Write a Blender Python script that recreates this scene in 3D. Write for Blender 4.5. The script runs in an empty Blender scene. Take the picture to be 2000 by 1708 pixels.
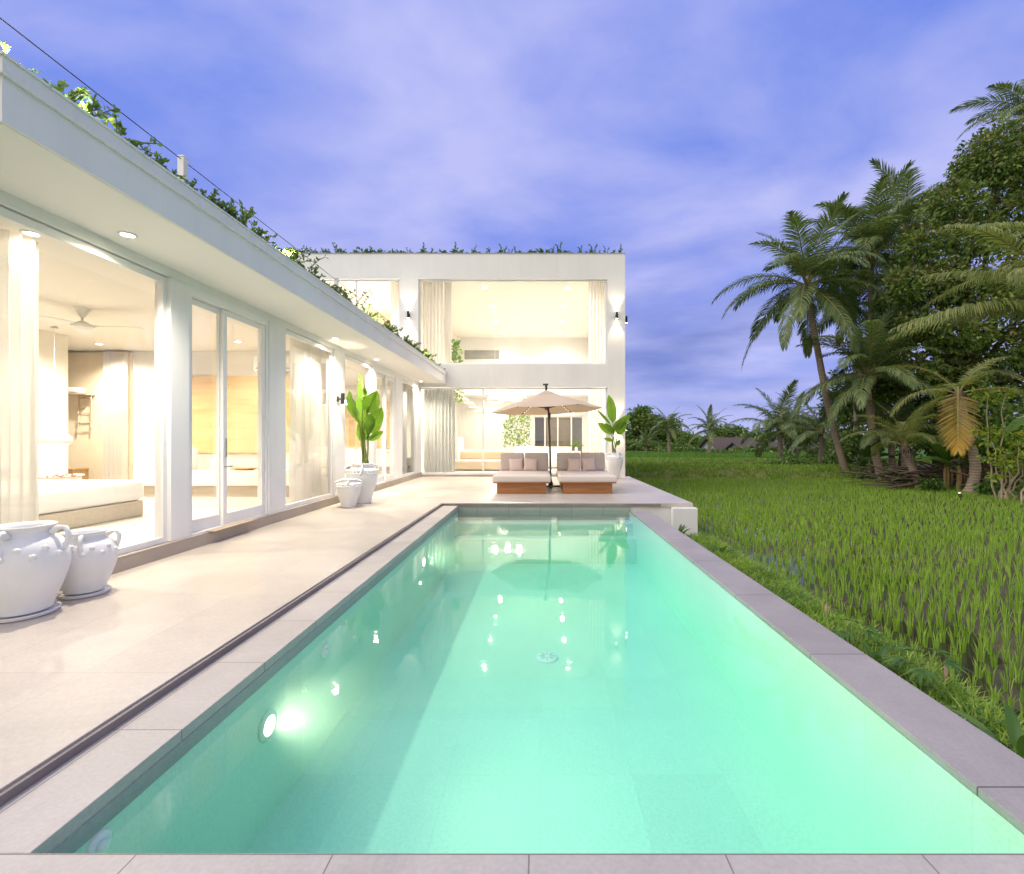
import bpy, math, random
from mathutils import Vector, Matrix, Euler, noise as mnoise
R = math.radians
PI = math.pi
scene = bpy.context.scene
COL = scene.collection

# ------------------------------------------------------------------ helpers
def lerp(a, b, t): return a + (b - a) * t

class MB:
    """collects geometry and links it as ONE mesh object"""
    def __init__(self):
        self.v = []; self.f = []; self.m = []; self.s = []
    def add(self, vs, fs, mat=0, smooth=False):
        n = len(self.v)
        self.v.extend([tuple(p) for p in vs])
        for f in fs:
            self.f.append(tuple(i + n for i in f)); self.m.append(mat); self.s.append(smooth)
    def box(self, x0, x1, y0, y1, z0, z1, mat=0):
        vs = [(x0,y0,z0),(x1,y0,z0),(x1,y1,z0),(x0,y1,z0),(x0,y0,z1),(x1,y0,z1),(x1,y1,z1),(x0,y1,z1)]
        self.add(vs, [(0,3,2,1),(4,5,6,7),(0,1,5,4),(1,2,6,5),(2,3,7,6),(3,0,4,7)], mat)
    def obox(self, M, sx, sy, sz, mat=0):
        vs = []
        for z in (-.5,.5):
            for (x,y) in ((-.5,-.5),(.5,-.5),(.5,.5),(-.5,.5)):
                vs.append(M @ Vector((x*sx,y*sy,z*sz)))
        self.add(vs, [(0,3,2,1),(4,5,6,7),(0,1,5,4),(1,2,6,5),(2,3,7,6),(3,0,4,7)], mat)
    def tube(self, pts, rad, n=8, mat=0, caps=True):
        pts = [Vector(p) for p in pts]
        if not isinstance(rad, (list, tuple)): rad = [rad] * len(pts)
        rings = []; up = None
        for i, p in enumerate(pts):
            a = pts[max(i-1,0)]; b = pts[min(i+1,len(pts)-1)]
            t = (b - a).normalized()
            if up is None:
                up = Vector((0,0,1)) if abs(t.z) < .9 else Vector((1,0,0))
            u = (up - t*up.dot(t)).normalized(); w = t.cross(u); up = u
            rings.append([p + (u*math.cos(2*PI*k/n) + w*math.sin(2*PI*k/n))*rad[i] for k in range(n)])
        vs = [q for r in rings for q in r]; fs = []
        for i in range(len(pts)-1):
            for k in range(n):
                k2 = (k+1) % n
                fs.append((i*n+k, i*n+k2, (i+1)*n+k2, (i+1)*n+k))
        self.add(vs, fs, mat, True)
        if caps:
            self.add(rings[0], [tuple(reversed(range(n)))], mat); self.add(rings[-1], [tuple(range(n))], mat)
    def lathe(self, prof, n=32, c=(0,0,0), mat=0):
        vs = []; fs = []
        for (r, z) in prof:
            for k in range(n):
                a = 2*PI*k/n; vs.append((c[0]+r*math.cos(a), c[1]+r*math.sin(a), c[2]+z))
        for i in range(len(prof)-1):
            for k in range(n):
                k2 = (k+1) % n; fs.append((i*n+k, i*n+k2, (i+1)*n+k2, (i+1)*n+k))
        self.add(vs, fs, mat, True)
        self.add(vs[:n], [tuple(reversed(range(n)))], mat)
        self.add(vs[-n:], [tuple(range(n))], mat)
    def ball(self, c, r, mat=0, n=8, sc=(1,1,1)):
        m = n//2 + 1; vs = []; fs = []
        for i in range(m+1):
            th = PI*i/m
            for k in range(n):
                a = 2*PI*k/n
                vs.append((c[0]+r*sc[0]*math.sin(th)*math.cos(a), c[1]+r*sc[1]*math.sin(th)*math.sin(a), c[2]+r*sc[2]*math.cos(th)))
        for i in range(m):
            for k in range(n):
                k2 = (k+1)%n; fs.append((i*n+k,(i+1)*n+k,(i+1)*n+k2,i*n+k2))
        self.add(vs, fs, mat, True)
    def build(self, name, mats, parent=None, world=False, bevel=0, sharp=None):
        me = bpy.data.meshes.new(name)
        vs = self.v
        if world and parent is not None:
            o0 = parent.location; 
            if parent.parent: o0 = o0 + parent.parent.location
            vs = [(x-o0.x, y-o0.y, z-o0.z) for (x,y,z) in vs]
        me.from_pydata(vs, [], self.f)
        if not isinstance(mats, (list, tuple)): mats = [mats]
        for m in mats: me.materials.append(m)
        if any(self.m): me.polygons.foreach_set('material_index', self.m)
        if any(self.s): me.polygons.foreach_set('use_smooth', self.s)
        me.update()
        if sharp: me.set_sharp_from_angle(angle=R(sharp))
        o = bpy.data.objects.new(name, me); COL.objects.link(o)
        if parent is not None: o.parent = parent
        if bevel:
            b = o.modifiers.new('bevel', 'BEVEL'); b.width = bevel; b.segments = 2; b.limit_method = 'ANGLE'; b.angle_limit = R(50)
        return o

def tag(o, label=None, cat=None, group=None, kind=None):
    if label: o['label'] = label
    if cat: o['category'] = cat
    if group: o['group'] = group
    if kind: o['kind'] = kind
    return o
def thing(name, label, cat, loc=(0,0,0), rz=0, group=None):
    o = bpy.data.objects.new(name, None); COL.objects.link(o)
    o.location = loc; o.rotation_euler = (0,0,rz); o.empty_display_size = .1
    return tag(o, label, cat, group)
def copy_tree(o, parent=None):
    c = o.copy(); COL.objects.link(c); c.parent = parent
    for ch in [x for x in o.children]: copy_tree(ch, c)
    return c
# image pixel (photo 2000x1708) at depth Y -> world point; f = 894 px, vanishing point (1055, 858), eye 1.27 m
def at(px, py, Y): return Vector(((px-1055)/894*Y, Y, 1.27-(py-858)/894*Y))

# ------------------------------------------------------------------ materials
def mat_new(name):
    m = bpy.data.materials.new(name); m.use_nodes = True
    nt = m.node_tree; nt.nodes.clear()
    out = nt.nodes.new('ShaderNodeOutputMaterial')
    return m, nt, out
def N(nt, t, **kw):
    n = nt.nodes.new(t)
    for k, v in kw.items():
        if k in n.inputs.keys() if hasattr(n.inputs,'keys') else False: n.inputs[k].default_value = v
        else: setattr(n, k, v)
    return n
def rgba(c): return (c[0], c[1], c[2], 1)
def ramp(nt, stops):
    r = nt.nodes.new('ShaderNodeValToRGB')
    e = r.color_ramp.elements
    while len(e) < len(stops): e.new(.5)
    for i, (p, c) in enumerate(stops): e[i].position = p; e[i].color = rgba(c)
    return r
def coords(nt, scale=(1,1,1), kind='Object', rot=(0,0,0)):
    tc = nt.nodes.new('ShaderNodeTexCoord'); mp = nt.nodes.new('ShaderNodeMapping')
    mp.inputs['Scale'].default_value = scale; mp.inputs['Rotation'].default_value = rot
    nt.links.new(tc.outputs[kind], mp.inputs['Vector']); return mp.outputs[0]
def noisy(name, c1, c2, scale=(2,2,2), detail=6, rough=.6, bump=0, bscale=40, spec=.3, metal=0, coat=0):
    m, nt, out = mat_new(name); L = nt.links.new
    p = nt.nodes.new('ShaderNodeBsdfPrincipled')
    p.inputs['Roughness'].default_value = rough; p.inputs['Specular IOR Level'].default_value = spec; p.inputs['Metallic'].default_value = metal
    n = nt.nodes.new('ShaderNodeTexNoise'); n.inputs['Scale'].default_value = 1; n.inputs['Detail'].default_value = detail; n.inputs['Roughness'].default_value = .6
    L(coords(nt, scale), n.inputs['Vector'])
    r = ramp(nt, [(.3, c1), (.7, c2)]); L(n.outputs['Fac'], r.inputs[0]); L(r.outputs[0], p.inputs['Base Color'])
    if bump:
        n2 = nt.nodes.new('ShaderNodeTexNoise'); n2.inputs['Scale'].default_value = bscale; n2.inputs['Detail'].default_value = 4
        L(coords(nt), n2.inputs['Vector'])
        b = nt.nodes.new('ShaderNodeBump'); b.inputs['Strength'].default_value = bump; b.inputs['Distance'].default_value = .01
        L(n2.outputs['Fac'], b.inputs['Height']); L(b.outputs[0], p.inputs['Normal'])
    if coat: p.inputs['Coat Weight'].default_value = coat
    L(p.outputs[0], out.inputs[0]); return m
def tiled(name, c1, c2, joint, tw, th, mort=.004, rough=.4, offset=0.0, rot=(0,0,0), mscale=(1.2,1.2,1.2), shift=(0,0,0), jmix=1, spec=.4):
    m, nt, out = mat_new(name); L = nt.links.new
    p = nt.nodes.new('ShaderNodeBsdfPrincipled'); p.inputs['Specular IOR Level'].default_value = spec
    n = nt.nodes.new('ShaderNodeTexNoise'); n.inputs['Scale'].default_value = 1; n.inputs['Detail'].default_value = 8; n.inputs['Roughness'].default_value = .65; n.inputs['Distortion'].default_value = .6
    L(coords(nt, mscale), n.inputs['Vector'])
    r = ramp(nt, [(.3, c1), (.72, c2)]); L(n.outputs['Fac'], r.inputs[0])
    n3 = nt.nodes.new('ShaderNodeTexNoise'); n3.inputs['Scale'].default_value = 60; n3.inputs['Detail'].default_value = 5
    L(coords(nt), n3.inputs['Vector'])
    bt = nt.nodes.new('ShaderNodeTexBrick'); bt.offset = offset; bt.squash = 1
    bt.inputs['Scale'].default_value = 1; bt.inputs['Brick Width'].default_value = tw; bt.inputs['Row Height'].default_value = th
    bt.inputs['Mortar Size'].default_value = mort; bt.inputs['Mortar Smooth'].default_value = .3
    bt.inputs['Color1'].default_value = (.93,.93,.93,1); bt.inputs['Color2'].default_value = (1,1,1,1); bt.inputs['Mortar'].default_value = rgba([lerp(1, j, jmix) for j in joint])
    bt.inputs['Bias'].default_value = 0
    tc = nt.nodes.new('ShaderNodeTexCoord'); mp = nt.nodes.new('ShaderNodeMapping'); mp.inputs['Rotation'].default_value = rot; mp.inputs['Location'].default_value = shift
    L(tc.outputs['Object'], mp.inputs[0]); L(mp.outputs[0], bt.inputs['Vector'])
    mx = nt.nodes.new('ShaderNodeMixRGB'); mx.blend_type = 'MULTIPLY'; mx.inputs[0].default_value = 1
    L(r.outputs[0], mx.inputs[1]); L(bt.outputs['Color'], mx.inputs[2])
    r3 = ramp(nt, [(.3,(.9,.9,.9)),(.7,(1.03,1.03,1.03))]); L(n3.outputs['Fac'], r3.inputs[0])
    mx2 = nt.nodes.new('ShaderNodeMixRGB'); mx2.blend_type = 'MULTIPLY'; mx2.inputs[0].default_value = 1
    L(mx.outputs[0], mx2.inputs[1]); L(r3.outputs[0], mx2.inputs[2]); L(mx2.outputs[0], p.inputs['Base Color'])
    mr = nt.nodes.new('ShaderNodeMapRange'); mr.inputs['To Min'].default_value = rough-.1; mr.inputs['To Max'].default_value = rough+.12
    L(n.outputs['Fac'], mr.inputs['Value']); L(mr.outputs[0], p.inputs['Roughness'])
    b = nt.nodes.new('ShaderNodeBump'); b.inputs['Strength'].default_value = .12; b.inputs['Distance'].default_value = .004
    L(n3.outputs['Fac'], b.inputs['Height']); L(b.outputs[0], p.inputs['Normal'])
    L(p.outputs[0], out.inputs[0]); return m
def wood(name, c1, c2, axis='x', scale=1, rough=.5):
    m, nt, out = mat_new(name); L = nt.links.new
    p = nt.nodes.new('ShaderNodeBsdfPrincipled'); p.inputs['Roughness'].default_value = rough
    s = {'x': (.8,9,9), 'y': (9,.8,9), 'z': (9,9,.8)}[axis]; s = tuple(q*scale for q in s)
    n = nt.nodes.new('ShaderNodeTexNoise'); n.inputs['Scale'].default_value = 1; n.inputs['Detail'].default_value = 9; n.inputs['Distortion'].default_value = 1.2; n.inputs['Roughness'].default_value = .65
    L(coords(nt, s), n.inputs['Vector'])
    r = ramp(nt, [(.28, c1), (.5, [(a+b)/2 for a, b in zip(c1,c2)]), (.72, c2)]); L(n.outputs['Fac'], r.inputs[0]); L(r.outputs[0], p.inputs['Base Color'])
    L(p.outputs[0], out.inputs[0]); return m
def leafy(name, c1, c2, c3=None, trans=.3, rough=.45, spec=.35, tcol=None):
    m, nt, out = mat_new(name); L = nt.links.new
    g = nt.nodes.new('ShaderNodeNewGeometry')
    r = ramp(nt, [(0, c1), (.6, c2)] + ([(1, c3)] if c3 else []))
    L(g.outputs['Random Per Island'], r.inputs[0])
    p = nt.nodes.new('ShaderNodeBsdfPrincipled'); p.inputs['Roughness'].default_value = rough; p.inputs['Specular IOR Level'].default_value = spec
    L(r.outputs[0], p.inputs['Base Color'])
    t = nt.nodes.new('ShaderNodeBsdfTranslucent')
    mx = nt.nodes.new('ShaderNodeMixRGB'); mx.blend_type = 'MULTIPLY'; mx.inputs[0].default_value = 1
    mx.inputs[2].default_value = rgba(tcol or (1.2,1.3,.6)); L(r.outputs[0], mx.inputs[1]); L(mx.outputs[0], t.inputs[0])
    s = nt.nodes.new('ShaderNodeMixShader'); s.inputs[0].default_value = trans
    L(p.outputs[0], s.inputs[1]); L(t.outputs[0], s.inputs[2]); L(s.outputs[0], out.inputs[0]); return m
def emit(name, c, s):
    m, nt, out = mat_new(name); e = nt.nodes.new('ShaderNodeEmission'); e.inputs[0].default_value = rgba(c); e.inputs[1].default_value = s
    nt.links.new(e.outputs[0], out.inputs[0]); return m
def two_sided_fresnel(nt, ior):
    L = nt.links.new; g = nt.nodes.new('ShaderNodeNewGeometry'); mr = nt.nodes.new('ShaderNodeMapRange')
    mr.inputs['To Min'].default_value = ior; mr.inputs['To Max'].default_value = 1/ior; L(g.outputs['Backfacing'], mr.inputs['Value'])
    fr = nt.nodes.new('ShaderNodeFresnel'); L(mr.outputs[0], fr.inputs[0]); return fr
def glassy(name, ior=1.5, tint=(1,1,1), rough=0.0, boost=1.0):
    m, nt, out = mat_new(name); L = nt.links.new
    fr = two_sided_fresnel(nt, ior)
    tr = nt.nodes.new('ShaderNodeBsdfTransparent'); tr.inputs[0].default_value = rgba(tint)
    gl = nt.nodes.new('ShaderNodeBsdfGlossy'); gl.inputs['Roughness'].default_value = rough
    s = nt.nodes.new('ShaderNodeMixShader'); L(fr.outputs[0], s.inputs[0]); L(tr.outputs[0], s.inputs[1]); L(gl.outputs[0], s.inputs[2]); L(s.outputs[0], out.inputs[0])
    return m
def sheer(name, c, trans=.45, clear=.0):
    m, nt, out = mat_new(name); L = nt.links.new
    d = nt.nodes.new('ShaderNodeBsdfDiffuse'); d.inputs[0].default_value = rgba(c)
    t = nt.nodes.new('ShaderNodeBsdfTranslucent'); t.inputs[0].default_value = rgba(c)
    s = nt.nodes.new('ShaderNodeMixShader'); s.inputs[0].default_value = trans
    L(d.outputs[0], s.inputs[1]); L(t.outputs[0], s.inputs[2])
    if clear:
        tr = nt.nodes.new('ShaderNodeBsdfTransparent'); s2 = nt.nodes.new('ShaderNodeMixShader'); s2.inputs[0].default_value = clear
        L(s.outputs[0], s2.inputs[1]); L(tr.outputs[0], s2.inputs[2]); s = s2
    L(s.outputs[0], out.inputs[0]); return m

M = {}
M['plaster'] = noisy('white_plaster', (.76,.755,.755), (.82,.815,.81), (1.5,1.5,.35), rough=.75, bump=.06, bscale=90)
def streaked():
    m = M['plaster']; nt = m.node_tree; L = nt.links.new
    p = [n for n in nt.nodes if n.type == 'BSDF_PRINCIPLED'][0]; src = p.inputs['Base Color'].links[0].from_socket
    n = nt.nodes.new('ShaderNodeTexNoise'); n.inputs['Scale'].default_value = 1; n.inputs['Detail'].default_value = 6; n.inputs['Roughness'].default_value = .7
    L(coords(nt, (7,7,.45)), n.inputs['Vector']); r = ramp(nt, [(.34,(.88,.88,.87)),(.52,(1,1,1))]); L(n.outputs['Fac'], r.inputs[0])
    mx = nt.nodes.new('ShaderNodeMixRGB'); mx.blend_type = 'MULTIPLY'; mx.inputs[0].default_value = .22; L(src, mx.inputs[1]); L(r.outputs[0], mx.inputs[2]); L(mx.outputs[0], p.inputs['Base Color'])
streaked()
M['soffit'] = noisy('soffit_paint', (.83,.82,.80), (.86,.85,.83), (.6,.6,.6), rough=.7)
M['inner'] = noisy('interior_paint', (.80,.77,.71), (.83,.80,.74), (.5,.5,.5), rough=.65)
M['frame'] = noisy('white_aluminium', (.78,.78,.78), (.82,.82,.82), (3,3,3), rough=.35)
M['beige'] = noisy('beige_render', (.70,.60,.46), (.76,.67,.53), (1.3,1.3,1.3), rough=.6)
M['panel'] = wood('onyx_panel', (.56,.37,.17), (.74,.54,.30), 'x', .55, .35)
M['floor_in'] = noisy('polished_floor', (.62,.58,.52), (.68,.64,.57), (.8,.8,.8), rough=.25)
M['deck'] = tiled('terrace_stone', (.47,.42,.365), (.60,.54,.47), (.55,.5,.46), 1.2, .6, .0022, rough=.36, mscale=(.9,1.4,1), rot=(0,0,R(90)), jmix=.55)
M['coping'] = tiled('coping_stone', (.42,.385,.355), (.55,.505,.46), (.45,.41,.38), .6, .6, .003, rough=.5, mscale=(1.5,1.5,1), shift=(.034,-.2,0))
M['lip'] = tiled('lip_stone', (.31,.285,.275), (.40,.365,.35), (.3,.27,.26), 2.4, 1.1, .004, rough=.55, mscale=(2,2,1), shift=(0,.42,0))
M['slate'] = noisy('dark_slate', (.20,.172,.165), (.28,.245,.23), (3,3,3), rough=.6, bump=.2)
M['sill'] = noisy('plinth_stone', (.33,.285,.245), (.42,.365,.315), (2,2,2), rough=.55)
M['pooltile'] = tiled('pool_tile', (.56,.75,.62), (.63,.80,.68), (.62,.68,.66), .6, .6, .0025, rough=.35, mscale=(.8,.8,.8), jmix=.35)
M['waterline'] = tiled('waterline_tile', (.30,.29,.28), (.40,.385,.37), (.35,.33,.32), .6, .6, .004, rough=.45, rot=(R(90),0,R(90)), shift=(0,0,0))
M['ceramic'] = noisy('white_ceramic', (.76,.76,.77), (.82,.82,.82), (4,4,4), rough=.55, bump=.15, bscale=60)
M['black'] = noisy('black_metal', (.015,.015,.016), (.03,.03,.03), (5,5,5), rough=.45)
M['grey'] = noisy('grey_metal', (.30,.31,.32), (.38,.39,.4), (5,5,5), rough=.4)
M['pole'] = noisy('bronze_pole', (.05,.045,.04), (.09,.08,.07), (5,5,5), rough=.4)
M['cushion'] = noisy('beige_outdoor_fabric', (.68,.60,.545), (.74,.66,.60), (60,60,60), rough=.9, bump=.2, bscale=300, spec=.1)
M['cushback'] = noisy('greige_outdoor_fabric', (.52,.445,.415), (.58,.50,.47), (60,60,60), rough=.9, bump=.2, bscale=300, spec=.1)
M['pillow'] = noisy('blush_fabric', (.62,.49,.46), (.68,.55,.51), (70,70,70), rough=.9, bump=.2, bscale=300, spec=.1)
M['canopy'] = sheer('parasol_fabric', (.74,.63,.50), .35)
M['teak'] = wood('teak', (.27,.095,.03), (.52,.24,.085), 'x', 1.0, .45)
M['linen'] = noisy('white_linen', (.80,.79,.77), (.84,.83,.81), (6,6,6), rough=.9, bump=.25, bscale=9, spec=.1)
M['bedbase'] = noisy('bed_base_fabric', (.46,.41,.34), (.53,.47,.39), (30,30,30), rough=.9)
M['sofa'] = noisy('sofa_fabric', (.60,.50,.37), (.66,.56,.42), (30,30,30), rough=.9)
M['sheer'] = sheer('sheer_curtain', (.80,.78,.74), .45, .12)
M['drape'] = sheer('linen_drape', (.90,.87,.83), .55)
M['sheergrey'] = sheer('grey_sheer', (.66,.67,.64), .06)
M['glass'] = glassy('window_glass', 1.45)
M['lamp'] = emit('warm_lens', (1,.86,.62), 40)
M['lampsoft'] = emit('glowing_shade', (1,.82,.55), 3)
M['poollens'] = emit('pool_lens', (1,.97,.75), 14)
M['edgeglow'] = emit('lit_cap_edge_glow', (1,.85,.5), 9)  # emission imitating the lit inner edge of the roof cap
M['shade'] = noisy('pendant_white', (.78,.77,.74), (.82,.81,.78), (5,5,5), rough=.6)
M['leaf_big'] = leafy('broad_leaf', (.10,.20,.02), (.16,.30,.03), (.24,.36,.05), .35)
M['leaf_trail'] = leafy('trailing_leaf', (.06,.125,.03), (.11,.20,.045), (.20,.28,.07), .35)
M['leaf_dark'] = leafy('dark_leaf', (.065,.125,.03), (.16,.245,.055), (.32,.36,.09), .35)
M['leaf_rust'] = leafy('rusty_leaf', (.07,.11,.03), (.15,.165,.045), (.25,.19,.06), .2)
M['leaf_mid'] = leafy('mid_leaf', (.05,.12,.02), (.09,.18,.03), (.15,.24,.05), .3)
M['leaf_lime'] = leafy('lime_leaf', (.14,.24,.02), (.24,.33,.03), (.42,.40,.04), .35)
M['palm'] = leafy('palm_leaf', (.09,.145,.055), (.165,.225,.085), (.30,.32,.13), .3, .5, .25)
M['palm_pale'] = leafy('pale_palm_leaf', (.16,.21,.06), (.25,.28,.09), (.36,.34,.13), .35, .5, .25)
M['palm_lampglow'] = leafy('lampglow_palm_leaf', (.22,.17,.035), (.34,.24,.05), (.40,.30,.09), .35, .5, .3)  # orange of the spotlight's glow painted into the hanging frond's leaf colour
M['rachis'] = noisy('palm_rib', (.20,.19,.06), (.30,.26,.09), (4,4,4), rough=.6)
M['dead'] = noisy('dead_leaf', (.24,.13,.06), (.38,.23,.11), (6,6,6), rough=.9)
M['vine'] = leafy('vine_leaf', (.10,.20,.03), (.18,.30,.05), (.28,.38,.08), .35)
M['rice'] = leafy('rice_leaf', (.20,.36,.04), (.30,.49,.065), (.45,.60,.13), .4, .5, .25, (1.3,1.3,.5))
M['crop'] = leafy('upper_field_leaf', (.09,.19,.025), (.13,.26,.04), (.20,.33,.06), .3, .5, .25)
M['grass'] = leafy('grass_blade', (.14,.28,.04), (.26,.42,.06), (.48,.50,.14), .35, .6, .2)
M['bark'] = noisy('bark', (.07,.055,.04), (.16,.12,.085), (6,6,1.5), rough=.9, bump=.6, bscale=18)
M['stem'] = noisy('pale_stem', (.32,.26,.16), (.46,.38,.25), (6,6,3), rough=.8)
M['greenstem'] = noisy('green_stem', (.12,.17,.03), (.20,.24,.06), (6,6,3), rough=.6)
M['stick'] = noisy('dry_stick', (.07,.05,.04), (.17,.125,.09), (8,8,8), rough=.9)
M['mud'] = noisy('wet_mud', (.05,.042,.022), (.10,.085,.042), (2.2,2.2,2.2), rough=.6, bump=.7, bscale=6, spec=.3)
M['paddywater'] = noisy('paddy_water_film', (.03,.025,.018), (.05,.042,.028), (1,1,1), rough=.05, spec=.9)
M['earth'] = noisy('grassy_earth', (.09,.13,.035), (.21,.20,.085), (1.1,1.1,1.1), rough=.95, bump=.8, bscale=9, spec=.1)
M['field'] = noisy('distant_grass', (.05,.115,.02), (.09,.17,.03), (.5,.5,.5), rough=.95, bump=.8, bscale=5, spec=.1)
M['concrete'] = noisy('path_concrete', (.36,.34,.30), (.46,.43,.38), (4,4,4), rough=.9)
M['rooftile'] = noisy('brown_roof_tile', (.075,.055,.05), (.12,.09,.08), (4,4,4), rough=.8)
M['housewall'] = noisy('house_paint', (.36,.37,.40), (.46,.47,.50), (2,2,2), rough=.8)
M['darkpane'] = noisy('taupe_blind', (.16,.135,.105), (.20,.17,.13), (2,2,2), rough=.4)
M['screen'] = noisy('grey_glass', (.24,.25,.25), (.34,.34,.32), (1.2,1.2,1.2), rough=.2)
M['brown'] = noisy('brown_box', (.28,.16,.07), (.36,.22,.10), (5,5,5), rough=.6)
M['matting'] = noisy('tan_matting', (.40,.31,.22), (.48,.38,.28), (30,30,30), rough=.9)
M['red'] = noisy('red_petals', (.45,.06,.03), (.60,.16,.04), (20,20,20), rough=.7)
M['foxtail'] = noisy('foxtail_seed', (.40,.26,.20), (.52,.36,.28), (40,40,40), rough=.95)

def rings_material():
    m, nt, out = mat_new('palm_trunk_rings'); L = nt.links.new
    p = nt.nodes.new('ShaderNodeBsdfPrincipled'); p.inputs['Roughness'].default_value = .85
    w = nt.nodes.new('ShaderNodeTexWave'); w.wave_type = 'BANDS'; w.bands_direction = 'Z'; w.inputs['Scale'].default_value = 3.4; w.inputs['Distortion'].default_value = 5; w.inputs['Detail'].default_value = 4
    L(coords(nt), w.inputs['Vector'])
    n = nt.nodes.new('ShaderNodeTexNoise'); n.inputs['Scale'].default_value = 3; n.inputs['Detail'].default_value = 6; L(coords(nt), n.inputs['Vector'])
    a = nt.nodes.new('ShaderNodeMath'); a.operation = 'MULTIPLY'; L(w.outputs['Fac'], a.inputs[0]); L(n.outputs['Fac'], a.inputs[1])
    r = ramp(nt, [(.0,(.20,.15,.105)),(.12,(.27,.205,.145)),(.6,(.38,.30,.215))]); L(a.outputs[0], r.inputs[0]); L(r.outputs[0], p.inputs['Base Color'])
    b = nt.nodes.new('ShaderNodeBump'); b.inputs['Strength'].default_value = .35; b.inputs['Distance'].default_value = .015; L(w.outputs['Fac'], b.inputs['Height']); L(b.outputs[0], p.inputs['Normal'])
    L(p.outputs[0], out.inputs[0]); return m
M['trunk'] = rings_material()

def water_material():
    m, nt, out = mat_new('pool_water_surface'); L = nt.links.new
    fr = two_sided_fresnel(nt, 1.42)
    tr = nt.nodes.new('ShaderNodeBsdfTransparent')
    gl = nt.nodes.new('ShaderNodeBsdfGlossy'); gl.inputs['Roughness'].default_value = .03
    n = nt.nodes.new('ShaderNodeTexNoise'); n.inputs['Scale'].default_value = 3.0; n.inputs['Detail'].default_value = 3; L(coords(nt), n.inputs['Vector'])
    b = nt.nodes.new('ShaderNodeBump'); b.inputs['Strength'].default_value = .06; b.inputs['Distance'].default_value = .03
    L(n.outputs['Fac'], b.inputs['Height']); L(b.outputs[0], gl.inputs['Normal']); L(b.outputs[0], fr.inputs['Normal'])
    s = nt.nodes.new('ShaderNodeMixShader'); L(fr.outputs[0], s.inputs[0]); L(tr.outputs[0], s.inputs[1]); L(gl.outputs[0], s.inputs[2]); L(s.outputs[0], out.inputs[0])
    va = nt.nodes.new('ShaderNodeVolumeAbsorption'); va.inputs['Color'].default_value = (.0,.97,.80,1); va.inputs['Density'].default_value = WATER_DENSITY
    vs = nt.nodes.new('ShaderNodeVolumeScatter'); vs.inputs['Color'].default_value = (.75,1,.95,1); vs.inputs['Density'].default_value = WATER_MILK; vs.inputs['Anisotropy'].default_value = .3
    ad = nt.nodes.new('ShaderNodeAddShader'); L(va.outputs[0], ad.inputs[0]); L(vs.outputs[0], ad.inputs[1]); L(ad.outputs[0], out.inputs['Volume']); return m
WATER_DENSITY = .29; WATER_MILK = .06
M['water'] = water_material()

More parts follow.
